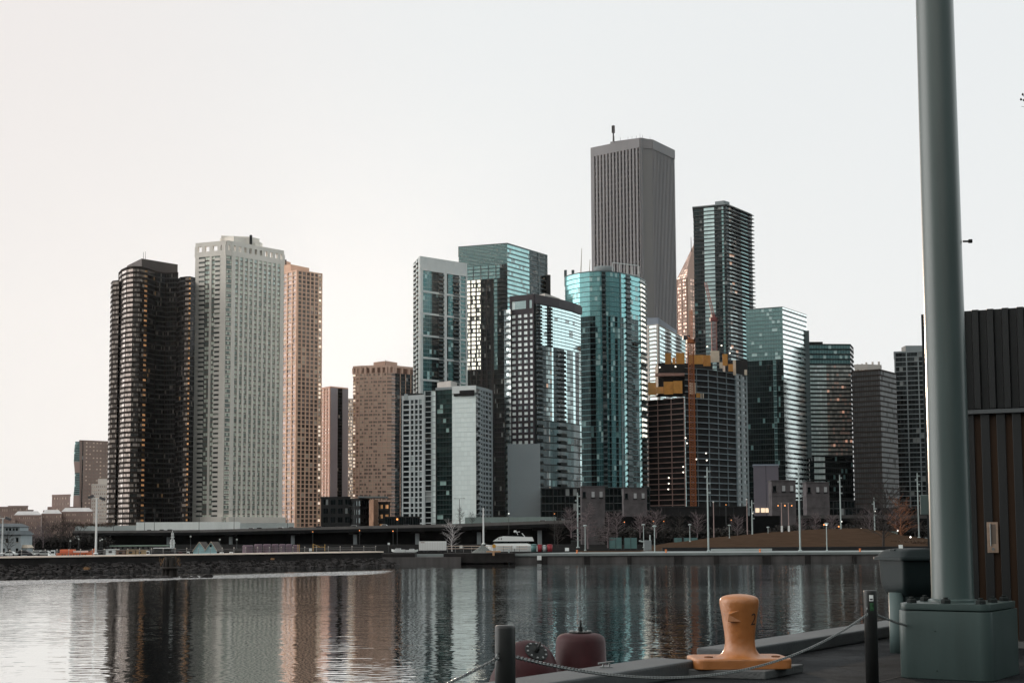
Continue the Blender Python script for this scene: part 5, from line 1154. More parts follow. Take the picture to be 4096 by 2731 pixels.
# villa at the far left
cVil = mat('villa_boards', (.36, .40, .42), .8, var=.08, scale=1); cSl8 = mat('slate_roof', (.10, .115, .125), .8, var=.2, scale=2)
D = 214; t = thing('villa', 'white two storey villa with slate roof at the far left', 'house', (X(30, D), D, 1.3)); x0, x1 = X(-60, D), X(84, D)
zr1 = zat(2127, D); q = MB(); q.box(x0, x1-.05, D, D+5, 1.3, zr1, cVil); q.build('wall', t)
q = MB(); q.box(x0, X(72, D), D+.6, D+4.4, zr1+.5, zat(2096, D), cVil); q.build('upper_wall', t)
def hip(q, x0, x1, y0, y1, z0, z1, ins, m): 
    q.mesh([(x0, y0, z0), (x1, y0, z0), (x1, y1, z0), (x0, y1, z0), (x0+ins, y0+ins, z1), (x1-ins, y0+ins, z1), (x1-ins, y1-ins, z1), (x0+ins, y1-ins, z1)], [(3, 2, 1, 0), (0, 1, 5, 4), (1, 2, 6, 5), (2, 3, 7, 6), (3, 0, 4, 7), (4, 5, 6, 7)], m)
q = MB(); hip(q, x0-.2, x1+.25, D-.35, D+5.3, zr1+.002, zr1+.6, .6, cSl8); q.build('lower_roof', t)
q = MB(); hip(q, x0-.2, X(76, D), D+.3, D+4.7, zat(2096, D)+.002, zat(2082, D), .9, cSl8); q.build('roof', t)
for px in (8, 20, 33, 47, 60):
    xx = X(px, D); q = MB(); q.box(xx-.16, xx+.16, D+.56, D+.6, zat(2120, D), zat(2101, D), gDk); f = q.build('window', t)
    q = MB(); q.box(xx-.20, xx+.20, D+.57, D+.598, zat(2121.3, D), zat(2120.2, D), cTrim); q.build('sill', f)
for px, yy in ((68, 2148), (27, 2150), (68, 2190), (38, 2190), (14, 2190)):
    xx = X(px, D); q = MB(); q.box(xx-.17, xx+.17, D-.04, D-.001, zat(yy+8, D), zat(yy-9, D), gDk); f = q.build('window', t)
    q = MB(); q.box(xx-.22, xx+.22, D-.06, D-.003, zat(yy+9.2, D), zat(yy+8.1, D), cTrim); q.build('sill', f)
q = MB(); xx = X(92, D); q.box(xx-.45, xx+.45, D+.5, D+3, 1.3, zat(2180, D), cVil); q.build('porch', t); q = MB(); hip(q, xx-.6, xx+.6, D+.35, D+3.2, zat(2180, D)+.002, zat(2168, D), .3, cTrim); q.build('porch_roof', t)
# trailer, gravel, yacht, bins
D = 236; x0, x1 = X(1676, D), X(1784, D); t = thing('box_trailer', 'white box trailer parked on the bank left of the gravel heap', 'trailer', ((x0+x1)/2, D, 1.3))
q = MB(); q.box(x0, x1, D, D+1.8, zat(2198, D), zat(2162, D), cPlW); b_ = q.build('body', t, .03)
q = MB()
for k in range(11): xx = x0+.2+k*(x1-x0-.4)/10; q.box(xx-.015, xx+.015, D-.02, D-.001, zat(2196, D), zat(2164, D), cPale)
q.build('panel_rib', b_)
q = MB(); q.box(x0+.3, x0+.9, D-.012, D-.002, zat(2168, D), zat(2165, D), cBrick); q.build('marking', b_)
q = MB(); q.box(x0-.3, x1, D+.1, D+1.7, 1.45, zat(2198, D)-.003, M_DARKMETAL); q.build('chassis', t)
for xx in (x0+.8, x0+1.3, x1-1.3, x1-.8): q = MB(); q.bar((xx, D+.05, 1.5), (xx, D+.3, 1.5), .2, M_DARKMETAL, 12); q.build('wheel', t)
D = 218; q = MB(); c = Vector((X(1930, D), D, 1.2)); n = 26
vs = [(c.x, c.y, c.z+1.45)]; fs = []
for j in range(1, 7):
    for k in range(n): th = 2*math.pi*k/n; r = j/6*1.55*(1+.08*math.sin(3*th+j)); vs.append((c.x+r*math.cos(th)*1.15, c.y+r*math.sin(th), c.z+1.45*(1-j/6)+random.uniform(-.05, .05)))
fs = [(0, 1+k, 1+(k+1) % n) for k in range(n)]+[(1+j*n+k, 1+(j+1)*n+k, 1+(j+1)*n+(k+1) % n, 1+j*n+(k+1) % n) for j in range(5) for k in range(n)]
q.mesh(vs, fs, mat('gravel', (.12, .13, .125), .95, var=.4, scale=6, bump=1, bscale=12)); o = q.build('gravel_heap'); tag(o, 'grey heap of gravel on the quay left of the yacht', 'heap')
D = 240; x0, x1 = X(1944, D), X(2150, D); t = thing('yacht', 'white motor yacht with raked windscreen standing behind the quay rail', 'yacht', ((x0+x1)/2, D, 1.3)); L = x1-x0
q = MB(); hull(q, x0, x1, D, 2.6, 1.25, zat(2182, D), cWhite, .35, True); q.build('hull', t)
def side(q, prof, D, w, m):
    n = len(prof); vs = [(x0+L*a_, D-w/2, z) for a_, z in prof]+[(x0+L*a_, D+w/2, z) for a_, z in prof]; q.mesh(vs, [tuple(range(n)), tuple(range(n, 2*n))[::-1]]+[(i, n+i, n+(i+1) % n, (i+1) % n) for i in range(n)], m)
Z = lambda y: zat(y, D)
q = MB(); side(q, [(.10, Z(2182)), (.16, Z(2172)), (.80, Z(2172)), (.95, Z(2182))], D, 2.1, cWhite); q.build('main_deck', t)
q = MB(); side(q, [(.14, Z(2171.8)), (.18, Z(2163.5)), (.80, Z(2163.5)), (.86, Z(2171.8))], D, 1.96, gDk); q.build('saloon_window', t)
q = MB(); side(q, [(.13, Z(2163.3)), (.25, Z(2147)), (.34, Z(2143)), (.90, Z(2147)), (.93, Z(2163.3))], D, 2.0, cWhite); q.build('upper_deck', t)
for a_ in (.25, .30): q = MB(); xx = x0+L*a_; q.box(xx-.09, xx+.09, D-1.03, D-1.001, Z(2156), Z(2151), gDk); q.build('porthole', t)
q = MB(); side(q, [(.40, Z(2145)), (.44, Z(2138)), (.70, Z(2138)), (.74, Z(2145))], D, 1.5, gDk); q.build('flybridge', t)
q = MB(); q.bar((x0+L*.62, D, Z(2138)), (x0+L*.58, D, Z(2120)), .05, cWhite, 6); q.bar((x0+L*.76, D-.6, Z(2147)), (x0+L*.70, D-.6, Z(2132)), .06, cWhite, 6); q.bar((x0+L*.76, D+.6, Z(2147)), (x0+L*.70, D+.6, Z(2132)), .06, cWhite, 6); q.bar((x0+L*.54, D, Z(2128)), (x0+L*.66, D, Z(2126)), .05, cWhite, 6); q.lathe((x0+L*.56, D, Z(2128)), [(.02, 0), (.18, .08), (.18, .22), (.02, .32)], cWhite, 10); q.build('radar_arch', t)
cRed = mat('red_plastic', (.28, .03, .04), .5)
for px, w, yt, m, lab, nm in ((2159, 18, 2174, cRed, 'red bin left of the grey bin near the yacht stern', 'bin'), (2178, 16, 2178, cF, 'grey bin between the two red bins', 'bin'), (2199, 22, 2174, cRed, 'larger red bin right of the grey bin', 'bin'), (2135, 24, 2172, cCont, 'teal crate just right of the yacht stern', 'crate')):
    D = 228; xc = X(px, D); r = w/2*D/F; z = zat(yt, D); t = thing(nm, lab, nm, (xc, D, 1.345)); q = MB(); q.lathe((xc, D, 1.345), [(r*.85, 0), (r, (z-1.4)*.8)], m, 12); q.build('body', t)
    q = MB(); q.lathe((xc, D, 1.345+(z-1.4)*.8+.005), [(r*1.05, 0), (r*1.0, .12), (r*.3, .2)], m, 12); q.build('lid', t)

# ---------------------------------------------------------------- trees
def tree(label, px, yb, yt, D, m, spread=.35, style='round', n=5, seed=1, w=None, tuft=None, name='bare_tree'):
    rnd = random.Random(seed); a = atY(px, yb, D); top = atY(px, yt, D).z; h = top-a.z; t = thing(name, label, 'tree', a)
    q = MB(); cr = MB(); r0 = w or h*.022
    tr = [a+Vector((rnd.uniform(-1, 1)*h*.012*k, rnd.uniform(-1, 1)*h*.012*k, h*k/6*.96)) for k in range(7)]; tr[0] = Vector(a)
    for k in range(6): q.bar(tr[k], tr[k+1], r0*(1-k/6.5), m, 6, r2=r0*(1-(k+1)/6.5), cap=False)
    def br(p, dr, ln, r, lv):
        e = p+dr*ln; md = p+dr*ln*.5+Vector((rnd.uniform(-1, 1), rnd.uniform(-1, 1), rnd.uniform(0, 1)))*ln*.07
        r = max(r, (.018+.014*lv)*h/9); cr.bar(p, md, r, m, 3, r2=r*.75, cap=False); cr.bar(md, e, r*.75, m, 3, r2=r*.45, cap=False)
        if lv > 0:
            for _ in range(n if lv > 1 else n-1):
                f = rnd.uniform(.25, 1); d2 = (dr+Vector((rnd.uniform(-1, 1), rnd.uniform(-1, 1), rnd.uniform(-.5, .9)))*.75).normalized(); br(p+dr*ln*f, d2, ln*rnd.uniform(.35, .6), r*.5, lv-1)
    N = 64 if style == 'cone' else 34
    for i in range(N):
        f = .18+.8*i/N; k = min(5, int(f*6)); p = tr[k].lerp(tr[k+1], f*6-k); th = i*2.4
        if style == 'cone': ln = h*spread*(1.05-f)*rnd.uniform(.7, 1.1); el = rnd.uniform(-.1, .25)
        else: ln = h*spread*(1.15-.75*abs(f-.45))*rnd.uniform(.7, 1.1); el = rnd.uniform(.3, 1.2)
        br(p, Vector((math.cos(th), math.sin(th), el)).normalized(), ln, r0*.35*(1.2-f), 2)
    q.build('trunk', t); cr.build('crown', t); return t
cBk = mat('grey_bark', (.15, .12, .125), .9, var=.3, scale=1); cBkP = mat('pale_bark', (.42, .40, .40), .9, var=.3, scale=1); cBkD = mat('dark_bark', (.035, .03, .028), .9); cBkO = mat('orange_lit_bark', (.22, .095, .05), .9)
tree('conical bare larch in front of the left stone pavilion', 2352, 2194, 1996, 250, cBk, .42, 'cone', 4, 3)
tree('second bare conical tree right of the left stone pavilion', 2432, 2190, 2035, 255, cBk, .32, 'cone', 3, 4)
tree('bare round crowned park tree before the squat black tower', 3534, 2196, 1962, 232, cBkD, .40, 'round', 5, 5)
tree('small tree with orange lit branches right of the park tree', 3606, 2170, 2010, 300, cBkO, .34, 'round', 5, 6)  # orange light on the branches put into the bark colour
tree('pale leaning bare tree between the trailer and the yacht', 1808, 2204, 2088, 246, cBkP, .34, 'round', 3, 8)
tree('slim dark bare tree against the glass wall with painted sky', 1842, 2098, 2030, 480, cBkD, .25, 'round', 4, 9)
tree('small bare tree at the foot of the glass wall with painted sky', 1888, 2098, 2052, 480, cBkD, .35, 'round', 4, 10)
for i, (px, yt, D, sp, lab, m) in enumerate(((30, 2140, 212, .5, 'bare tree in front of the white villa', cBkD), (105, 2120, 250, .4, 'bare tree right of the white villa', cBk), (138, 2112, 300, .4, 'bare tree left of the dark thicket', cBk), (172, 2098, 320, .42, 'tall bare tree with a wide crown beyond the parked cars', cBk),
                               (205, 2104, 330, .42, 'bare tree between the wide crowned one and the dark oak', cBkD), (243, 2088, 330, .45, 'dark bare oak below the brown brick hall', cBkD), (276, 2092, 340, .42, 'bare tree at the left end of the highway', cBkD), (318, 2118, 340, .42, 'low bare tree above the orange boat', cBkD), (352, 2126, 350, .4, 'low bare tree left of the twin floodlight mast', cBkD),
                               (2230, 2078, 330, .35, 'bare tree at the right end of the highway', cBkD), (2660, 2070, 330, .42, 'dark bare tree below the unfinished tower, left one', cBkD), (2720, 2065, 335, .42, 'dark bare tree below the unfinished tower, right one', cBkD), (3262, 2055, 340, .3, 'slim bare tree before the right stone pavilion', cBk), (3430, 2060, 340, .4, 'dark bare tree at the crest of the mound', cBkD), (3660, 2050, 320, .36, 'dark bare tree near the corrugated shed edge', cBkD))):
    tree(lab, px, 2147+2.4*F/D if px < 2600 else 2150, yt, D, m, sp, 'round', 4, 20+i)
for i, (px, yt, D, lab) in enumerate(((2285, 2040, 300, 'bare tree between the highway end and the left stone pavilion'), (2468, 2050, 320, 'bare tree just left of the second stone pavilion'), (2560, 2060, 310, 'bare tree in front of the second stone pavilion'), (2625, 2045, 330, 'bare tree right of the second stone pavilion'),
                               (2790, 2060, 335, 'bare tree left of the tallest pale pole'), (2950, 2070, 335, 'bare tree left of the violet grey box building'), (3205, 2075, 335, 'small bare tree between the two right pavilions'), (3330, 2065, 345, 'bare tree right of the right stone pavilion'), (3480, 2040, 345, 'tall bare tree behind the round crowned park tree'), (3585, 2035, 350, 'bare tree behind the orange lit tree'))):
    tree(lab, px, 2150, yt, D, cBk, .40, 'round', 4, 60+i)
cShrub = mat('dark_shrub', (.028, .026, .024), .95, var=.4, scale=1)
def bushmass(label, pxs, y, D, hh, m=None, n=240):
    q = MB()
    for i, px in enumerate(pxs): c = atY(px, y, D); foliage(q, (c.x, D+random.uniform(-1, 1), c.z-hh*.3), (hh*1.3, hh, hh*random.uniform(.7, 1.1)), n, m or cShrub, hh*.16)
    o = q.build('thicket'); tag(o, label, 'thicket', kind='stuff')
bushmass('dark winter thicket behind the cars and boats on the left bank', range(70, 420, 18), 2160, 345, 2.2)
bushmass('dark shrubs behind the quay below the unfinished tower', range(2420, 2990, 24), 2128, 345, 2.4)
bushmass('dark shrubs behind the crest of the mound', range(3120, 3760, 22), 2112, 350, 2.0)
bushmass('brown undergrowth at the right end of the mound', range(3560, 3780, 18), 2168, 262, .8, cHd)
slab('retaining_wall', 'dark retaining wall behind the shrubs between the pavilions', 'wall', 2420, 3120, 2065, 0, 420, cUnder, 1, 1.3)
# ================================================================== NEAR PIER
ZD = 2.05
cAsp = mat('pier_asphalt', (.015, .017, .019), .9, spec=.10, var=.55, scale=.8, bump=.9, bscale=60)
cKb = mat('kerb_concrete', (.058, .064, .067), .60, spec=.4, var=.2, scale=2, bump=.4, bscale=30)
ku = Vector((.565, .825, 0)); kn = Vector((-.825, .565, 0))
def _asphalt(m):
    n = m.node_tree.nodes; l = m.node_tree.links; b = n['Principled BSDF']; src = b.inputs['Base Color'].links[0].from_socket
    tc = n.new('ShaderNodeTexCoord'); v = n.new('ShaderNodeTexNoise'); v.inputs['Scale'].default_value = .9; v.inputs['Detail'].default_value = 7; v.inputs['Roughness'].default_value = .6; v.inputs['Distortion'].default_value = .6; l.new(tc.outputs['Object'], v.inputs['Vector'])
    r = n.new('ShaderNodeMapRange'); l.new(v.outputs[0], r.inputs[0]); r.inputs[1].default_value = .42; r.inputs[2].default_value = .60; r.inputs[3].default_value = .98; r.inputs[4].default_value = .72; l.new(r.outputs[0], b.inputs['Roughness'])
    vo = n.new('ShaderNodeTexVoronoi'); vo.feature = 'DISTANCE_TO_EDGE'; vo.inputs['Scale'].default_value = .55; wv = n.new('ShaderNodeVectorMath'); wv.operation = 'ADD'; sc_ = n.new('ShaderNodeVectorMath'); sc_.operation = 'SCALE'; sc_.inputs['Scale'].default_value = .5
    l.new(v.outputs['Color'], sc_.inputs[0]); l.new(tc.outputs['Object'], wv.inputs[0]); l.new(sc_.outputs[0], wv.inputs[1]); l.new(wv.outputs[0], vo.inputs['Vector'])
    c = n.new('ShaderNodeMath'); c.operation = 'LESS_THAN'; c.inputs[1].default_value = .006; l.new(vo.outputs['Distance'], c.inputs[0])
    sp_ = n.new('ShaderNodeTexNoise'); sp_.inputs['Scale'].default_value = 45; l.new(tc.outputs['Object'], sp_.inputs['Vector'])
    g = n.new('ShaderNodeMapRange'); l.new(sp_.outputs[0], g.inputs[0]); g.inputs[1].default_value = .62; g.inputs[2].default_value = .72
    m0 = n.new('ShaderNodeMix'); m0.data_type = 'RGBA'; l.new(g.outputs[0], m0.inputs['Factor']); l.new(src, m0.inputs['A']); m0.inputs['B'].default_value = (.045, .048, .05, 1)
    m1 = n.new('ShaderNodeMix'); m1.data_type = 'RGBA'; l.new(c.outputs[0], m1.inputs['Factor']); l.new(m0.outputs['Result'], m1.inputs['A']); m1.inputs['B'].default_value = (.006, .006, .006, 1); l.new(m1.outputs['Result'], b.inputs['Base Color'])
_asphalt(cAsp)
K0 = Vector((.04, 14.5, 0))
def kpt(s, off=0): return K0+ku*s+kn*off
q = MB(); e0, e1 = kpt(-40, .46), kpt(70, .46)
q.prism([(e0.x, e0.y), (e1.x, e1.y), (90, e1.y), (90, e0.y)], -1.5, ZD, cAsp); struct(q, 'pier_deck')
# joints in the deck
q = MB(); cJt = mat('joint_seal', (.03, .03, .03), .9)
for s_ in (2.2, 8.9): a = kpt(s_, 0); b = a-kn*14; q.obox(a+Vector((0, 0, ZD+.001)), b-a, ku*.02, (0, 0, .003), cJt)
a = kpt(-10, -2.4); q.obox(a+Vector((0, 0, ZD+.001)), ku*60, kn*.02, (0, 0, .0035), cJt); struct(q, 'deck_joint')
HK = .19
def kerb(s0, s1, o0=0, o1=0):
    q = MB(); a = kpt(s0, -.10+o0); b = kpt(s1, -.10+o1); w = kn*.60
    q.obox(a+Vector((0, 0, ZD+.003)), b-a, w, (0, 0, HK), cKb); o = q.build('kerb', bevel=.025); o['kind'] = 'structure'
kerb(-14, 3.3, -.0, -.25); kerb(4.9, 34)
# steel posts with chain
cPost = mat('post_paint', (.028, .030, .030), .38, .3, var=.12, scale=6)
cChain = mat('chain_steel', (.20, .215, .215), .22, .9, var=.2, scale=20)
PO = [Vector((-4.02, 3.9, 0)), Vector((-.055, 9.8, 0)), Vector((3.916, 15.7, 0)), Vector((7.9, 21.6, 0))]
def steelpost(c, label, sticker=False):
    t = thing('steel_post', label, 'post', (c.x, c.y, ZD), 'round steel posts carrying the chain')
    q = MB(); r = .0705
    q.lathe((c.x, c.y, ZD), [(r, 0), (r, 1.028), (r*.97, 1.043), (r*.88, 1.05), (.01, 1.052)], cPost, 40); q.build('shaft', t)
    q = MB(); q.lathe((c.x, c.y, ZD), [(.13, 0), (.13, .012)], cPost, 24); q.build('foot_plate', t)
    for s in (-1, 1):
        p = Vector((c.x, c.y, ZD+.845))+ku*s*.075; q = MB(); ring(q, p+ku*s*.008, .022, .005, Vector((ku.y, -ku.x, 0)), cChain); q.build('eye_ring', t)
    if sticker:
        f = math.atan2(-c.y, -c.x)-.10; rr = r+.0012
        def patch(z0, z1, a0, a1, m, nm, rr=rr, par=t):
            q = MB(); n = 8
            for k in range(n):
                th0 = a0+(a1-a0)*k/n; th1 = a0+(a1-a0)*(k+1)/n
                q.quad([(c.x+rr*math.cos(th), c.y+rr*math.sin(th), z) for th, z in ((th0, z0), (th1, z0), (th1, z1), (th0, z1))], m)
            return q.build(nm, par)
        s_ = patch(ZD+.935, ZD+1.0, f-.05, f+.62-.05-.0, mat('sticker_white', (.7, .74, .74), .5), 'sticker')
        patch(ZD+.945, ZD+.962, f+.02, f+.48, mat('sticker_ink', (.03, .03, .04), .5), 'print', rr+.0008, s_)
        patch(ZD+.83, ZD+.915, f+.02, f+.62, mat('sticker_green', (.02, .07, .03), .5, var=.8, scale=30), 'sticker')
    return t
def ring(q, c, R, r, axis, m, L=0, long=None, n=10, k=6):
    """torus (optionally stretched into a chain link) whose plane has the given normal"""
    axis = Vector(axis).normalized(); e1 = (Vector(long) if long else axis.orthogonal()).normalized(); e2 = axis.cross(e1)
    vs = []; fs = []
    for i in range(n):
        th = 2*math.pi*i/n; sgn = 1 if math.cos(th) > 0 else -1
        cc = Vector(c)+e1*(R*math.cos(th)+sgn*L/2)+e2*R*math.sin(th); rd = e1*math.cos(th)+e2*math.sin(th)
        for j in range(k):
            ph = 2*math.pi*j/k; vs.append(cc+rd*r*math.cos(ph)+axis*r*math.sin(ph))
    for i in range(n):
        for j in range(k): fs.append((i*k+j, ((i+1) % n)*k+j, ((i+1) % n)*k+(j+1) % k, i*k+(j+1) % k))
    q.mesh(vs, fs, m, True)
steelpost(PO[1], 'round steel post at the lower centre in front of the dark red buoy')
steelpost(PO[2], 'round steel post with white and green stickers left of the grey pedestal', True)
def chain(p, r, z0, z1, sag, label, t0=0, t1=1):
    q = MB(); N = 3000; pts = []
    def f(t): return Vector((p.x+(r.x-p.x)*t, p.y+(r.y-p.y)*t, z0+(z1-z0)*t-4*sag*t*(1-t)))
    L = 0; last = f(t0); nxt = 0; i = 0; pitch = .0245
    for k in range(1, N+1):
        c = f(t0+(t1-t0)*k/N); L += (c-last).length
        if L >= nxt:
            d = (c-last).normalized(); s = Vector((0, 0, 1)).cross(d).normalized(); up = d.cross(s)
            a_ = .55; ax = (s*math.cos(a_)+up*math.sin(a_)) if i % 2 else (s*-math.sin(a_)+up*math.cos(a_))
            ring(q, c, .0115, .0040, ax, cChain, .015, d, 10, 5); nxt += pitch; i += 1
        last = c
    o = q.build('chain'); tag(o, label, 'chain', 'steel chains hung between the posts'); return o
eo = .085/7.11
chain(PO[1], PO[2], 2.905, 2.865, .387, 'long sagging steel chain between the two posts in front of the orange bollard', eo, 1-eo)
chain(PO[0], PO[1], 2.905, 2.905, .42, 'steel chain running down from the centre post to the lower left', .45, 1-eo)
chain(PO[2], PO[3], 2.865, 2.865, .387, 'short visible chain from the stickered post towards the pedestal', eo, .55)

# ---- orange bollard on its concrete pad
cPad = mat('pad_concrete', (.07, .075, .077), .6, spec=.5, var=.25, scale=3, bump=.6, bscale=40)
N_ = Vector((2.90, 16.55, ZD+.001)); vv = Vector((-.93, .30, 0)).normalized(); uu = Vector((.58, .81, 0)).normalized()
q = MB(); q.obox(N_, uu*1.05, vv*.95, (0, 0, .10), cPad); o = q.build('concrete_pad', bevel=.012); tag(o, 'square grey concrete pad under the orange bollard', 'pad')
cOrg = mat('bollard_orange', (.33, .125, .036), .38, var=.16, scale=4, bump=.5, bscale=11, spec=.6)
def _weather(m):
    n = m.node_tree.nodes; l = m.node_tree.links; b = n['Principled BSDF']; src = b.inputs['Base Color'].links[0].from_socket
    tc = n.new('ShaderNodeTexCoord'); v = n.new('ShaderNodeTexNoise'); v.inputs['Scale'].default_value = 9; v.inputs['Detail'].default_value = 10; v.inputs['Roughness'].default_value = .75; l.new(tc.outputs['Object'], v.inputs['Vector'])
    r = n.new('ShaderNodeMapRange'); l.new(v.outputs[0], r.inputs[0]); r.inputs[1].default_value = .63; r.inputs[2].default_value = .68
    mx = n.new('ShaderNodeMix'); mx.data_type = 'RGBA'; l.new(r.outputs[0], mx.inputs['Factor']); l.new(src, mx.inputs['A']); mx.inputs['B'].default_value = (.16, .075, .035, 1); l.new(mx.outputs['Result'], b.inputs['Base Color'])
_weather(cOrg)
bc = Vector((2.70, 17.10, ZD+.101)); t = thing('mooring_bollard', 'large orange bollard with a flared head and a painted black 2', 'bollard', bc)
def rrect(c, e1, e2, a_, b_, r, z, n=6):
    pts = []
    for sx, sy, th0 in ((1, 1, 0), (-1, 1, 90), (-1, -1, 180), (1, -1, 270)):
        for k in range(n+1):
            th = rad(th0+90*k/n); pts.append(Vector(c)+e1*(sx*(a_-r)+r*math.cos(th))+e2*(sy*(b_-r)+r*math.sin(th))+Vector((0, 0, z)))
    return pts
e1 = Vector((.97, .05, 0)).normalized(); e2 = Vector((-e1.y, e1.x, 0))
rings = []
for ins, z in ((.004, 0), (0, .008), (0, .100), (.006, .114), (.022, .122)): rings.append(rrect(bc-e1*.022, e1, e2, .572-ins, .36-ins, .11, z))
q = MB(); n = len(rings[0]); vs = [v for r in rings for v in r]; fs = [(j*n+k, j*n+(k+1) % n, (j+1)*n+(k+1) % n, (j+1)*n+k) for j in range(len(rings)-1) for k in range(n)]
q.mesh(vs, fs+[tuple((len(rings)-1)*n+k for k in range(n)), tuple(range(n))[::-1]], cOrg, False); q.build('base_plate', t)
prof = [(.36, .118), (.30, .128), (.25, .145), (.215, .175), (.190, .22), (.178, .28), (.176, .34), (.182, .42), (.194, .52), (.208, .62), (.220, .70), (.230, .76), (.234, .80), (.232, .83), (.222, .855), (.195, .878), (.15, .893), (.09, .904), (.03, .908)]
q = MB(); q.lathe(bc-Vector((0, 0, .0)), [(r, z*.945) for r, z in prof], cOrg, 48); q.build('post', t)
# triangular horn on the side
q = MB(); hz = .60; tocam = Vector((-bc.x, -bc.y, 0)).normalized(); sd = Vector((tocam.y, -tocam.x, 0))*-1
def on(th, z, r): 
    dr = tocam*math.cos(th)+Vector((-tocam.y, tocam.x, 0))*math.sin(th); return bc+dr*r+Vector((0, 0, z))
lf = -1
A1 = on(-.62, .66, .218); A2 = on(.02, .68, .222); A3 = on(-.66, .535, .195); A4 = on(.10, .54, .200); T1 = on(-.46, .545, .315); T2 = on(-.50, .63, .268)
q.mesh([A1, A2, A3, A4, T1, T2], [(0, 2, 4, 5), (2, 3, 4), (5, 4, 3, 1), (0, 5, 1)], cOrg); o = q.build('horn', t, .005, 2)
for th_, off in ((1, .30), (-1, .30)):
    p = bc+e1*(th_*.40)+e2*-.12+Vector((0, 0, .123)); q = MB(); q.lathe(p, [(.055, 0), (.05, .012), (.02, .016)], mat('rusty_bolt', (.14, .06, .03), .8), 6, False); q.build('anchor_bolt', t)
# painted figure 2 wrapped round the post
fc = bpy.data.curves.new('figure', 'FONT'); fc.body = '2'; fc.size = .20; fc.align_x = 'CENTER'; fo = bpy.data.objects.new('tmp', fc); COL.objects.link(fo)
dg = bpy.context.evaluated_depsgraph_get(); me = bpy.data.meshes.new_from_object(fo.evaluated_get(dg)); bpy.data.objects.remove(fo)
import bmesh
bm = bmesh.new(); bm.from_mesh(me); bmesh.ops.triangulate(bm, faces=bm.faces); bmesh.ops.subdivide_edges(bm, edges=bm.edges, cuts=3, use_grid_fill=True)
def rad_at(z):
    for (r0, z0), (r1, z1) in zip(prof, prof[1:]):
        if z0*.945 <= z <= z1*.945: return r0+(r1-r0)*(z-z0*.945)/((z1-z0)*.945)
    return .2
for v in bm.verts:
    z = .50+v.co.y*1.0; R = rad_at(z)+.003; th = .92+v.co.x/R; dr = tocam*math.cos(th)+Vector((-tocam.y, tocam.x, 0))*math.sin(th); v.co = dr*R+Vector((0, 0, z))
bm.to_mesh(me); bm.free(); o = bpy.data.objects.new('painted_number', me); COL.objects.link(o); o.parent = t; me.materials.append(mat('number_paint', (.05, .035, .03), .6))
# cleat on the kerb
c = Vector((1.055, 15.9+.35, ZD+HK+.004)); c = atZ(2425, 2668, ZD+HK+.004); t = thing('dock_cleat', 'small galvanised cleat on the kerb behind the chain', 'cleat', c)
c = Vector(t.location); cGal = mat('galvanised', (.22, .23, .23), .4, .8)
q = MB(); q.bar(c+Vector((-.09, -.01, .045)), c+Vector((.09, .03, .065)), .011, cGal, 8, r2=.008); q.build('horn_bar', t)
for s in (-.035, .035): q = MB(); q.bar(c+Vector((s, 0, 0)), c+Vector((s, 0, .05)), .010, cGal, 8); q.build('leg', t)
q = MB(); q.box(c.x-.07, c.x+.07, c.y-.02, c.y+.02, c.z, c.z+.008, cGal); q.build('foot', t)

# ---- red mooring buoys in the water
cBuoy = mat('buoy_red', (.032, .006, .008), .6, var=.35, scale=1.4, bump=.3, bscale=4); cBuoyT = mat('buoy_plate', (.015, .017, .017), .6, .3, var=.4, scale=4)
def buoy(px, yw, w, label, tilt, prof, Dw=None):
    D = EYE*F/(yw-HORIZ); c = atYZ(px, D, 0); t = thing('mooring_buoy', label, 'buoy', (c.x, c.y, 0)); M = Matrix.Rotation(tilt[0], 3, 'Y') @ Matrix.Rotation(tilt[1], 3, 'X')
    q = MB(); q.lathe(c, prof, cBuoy, 40, True, M); q.build('float', t)
    zt_ = prof[-1][1]; q = MB(); q.lathe(c+M @ Vector((0, 0, zt_+.001)), [(w*.24, 0), (w*.24, .035), (.02, .04)], cBuoyT, 24, False, M); q.build('top_plate', t)
    for k in range(10):
        p = c+M @ Vector((w*.2*math.cos(k*.628), w*.2*math.sin(k*.628), zt_+.037)); q = MB(); q.lathe(p, [(.028, 0), (.026, .03), (.01, .034)], cGal, 6, False, M); q.build('bolt', t)
    p = c+M @ Vector((0, 0, zt_+.04)); q = MB(); a_ = M @ Vector((0, 0, 1)); s_ = M @ Vector((1, 0, 0))
    q.bar(p, p+a_*.12, .06, cBuoyT, 8); ring(q, p+a_*.20, .075, .028, s_, cBuoyT, .0, a_, 16, 8); q.build('lifting_eye', t)
buoy(2324, 2712, 1.25, 'barrel shaped dark red buoy floating behind the kerb', (.0, 0), [(.55, -.9), (.60, -.5), (.655, -.1), (.665, .2), (.655, .7), (.64, 1.0), (.61, 1.10), (.54, 1.165), (.42, 1.20), (.28, 1.215)])
buoy(2085, 2722, 1.25, 'tilted dark red buoy half hidden by the centre post', (.42, .62), [(.60, -1.0), (.72, -.6), (.78, -.2), (.78, .2), (.74, .6), (.66, .84), (.54, 1.0), (.40, 1.09), (.30, 1.12)])

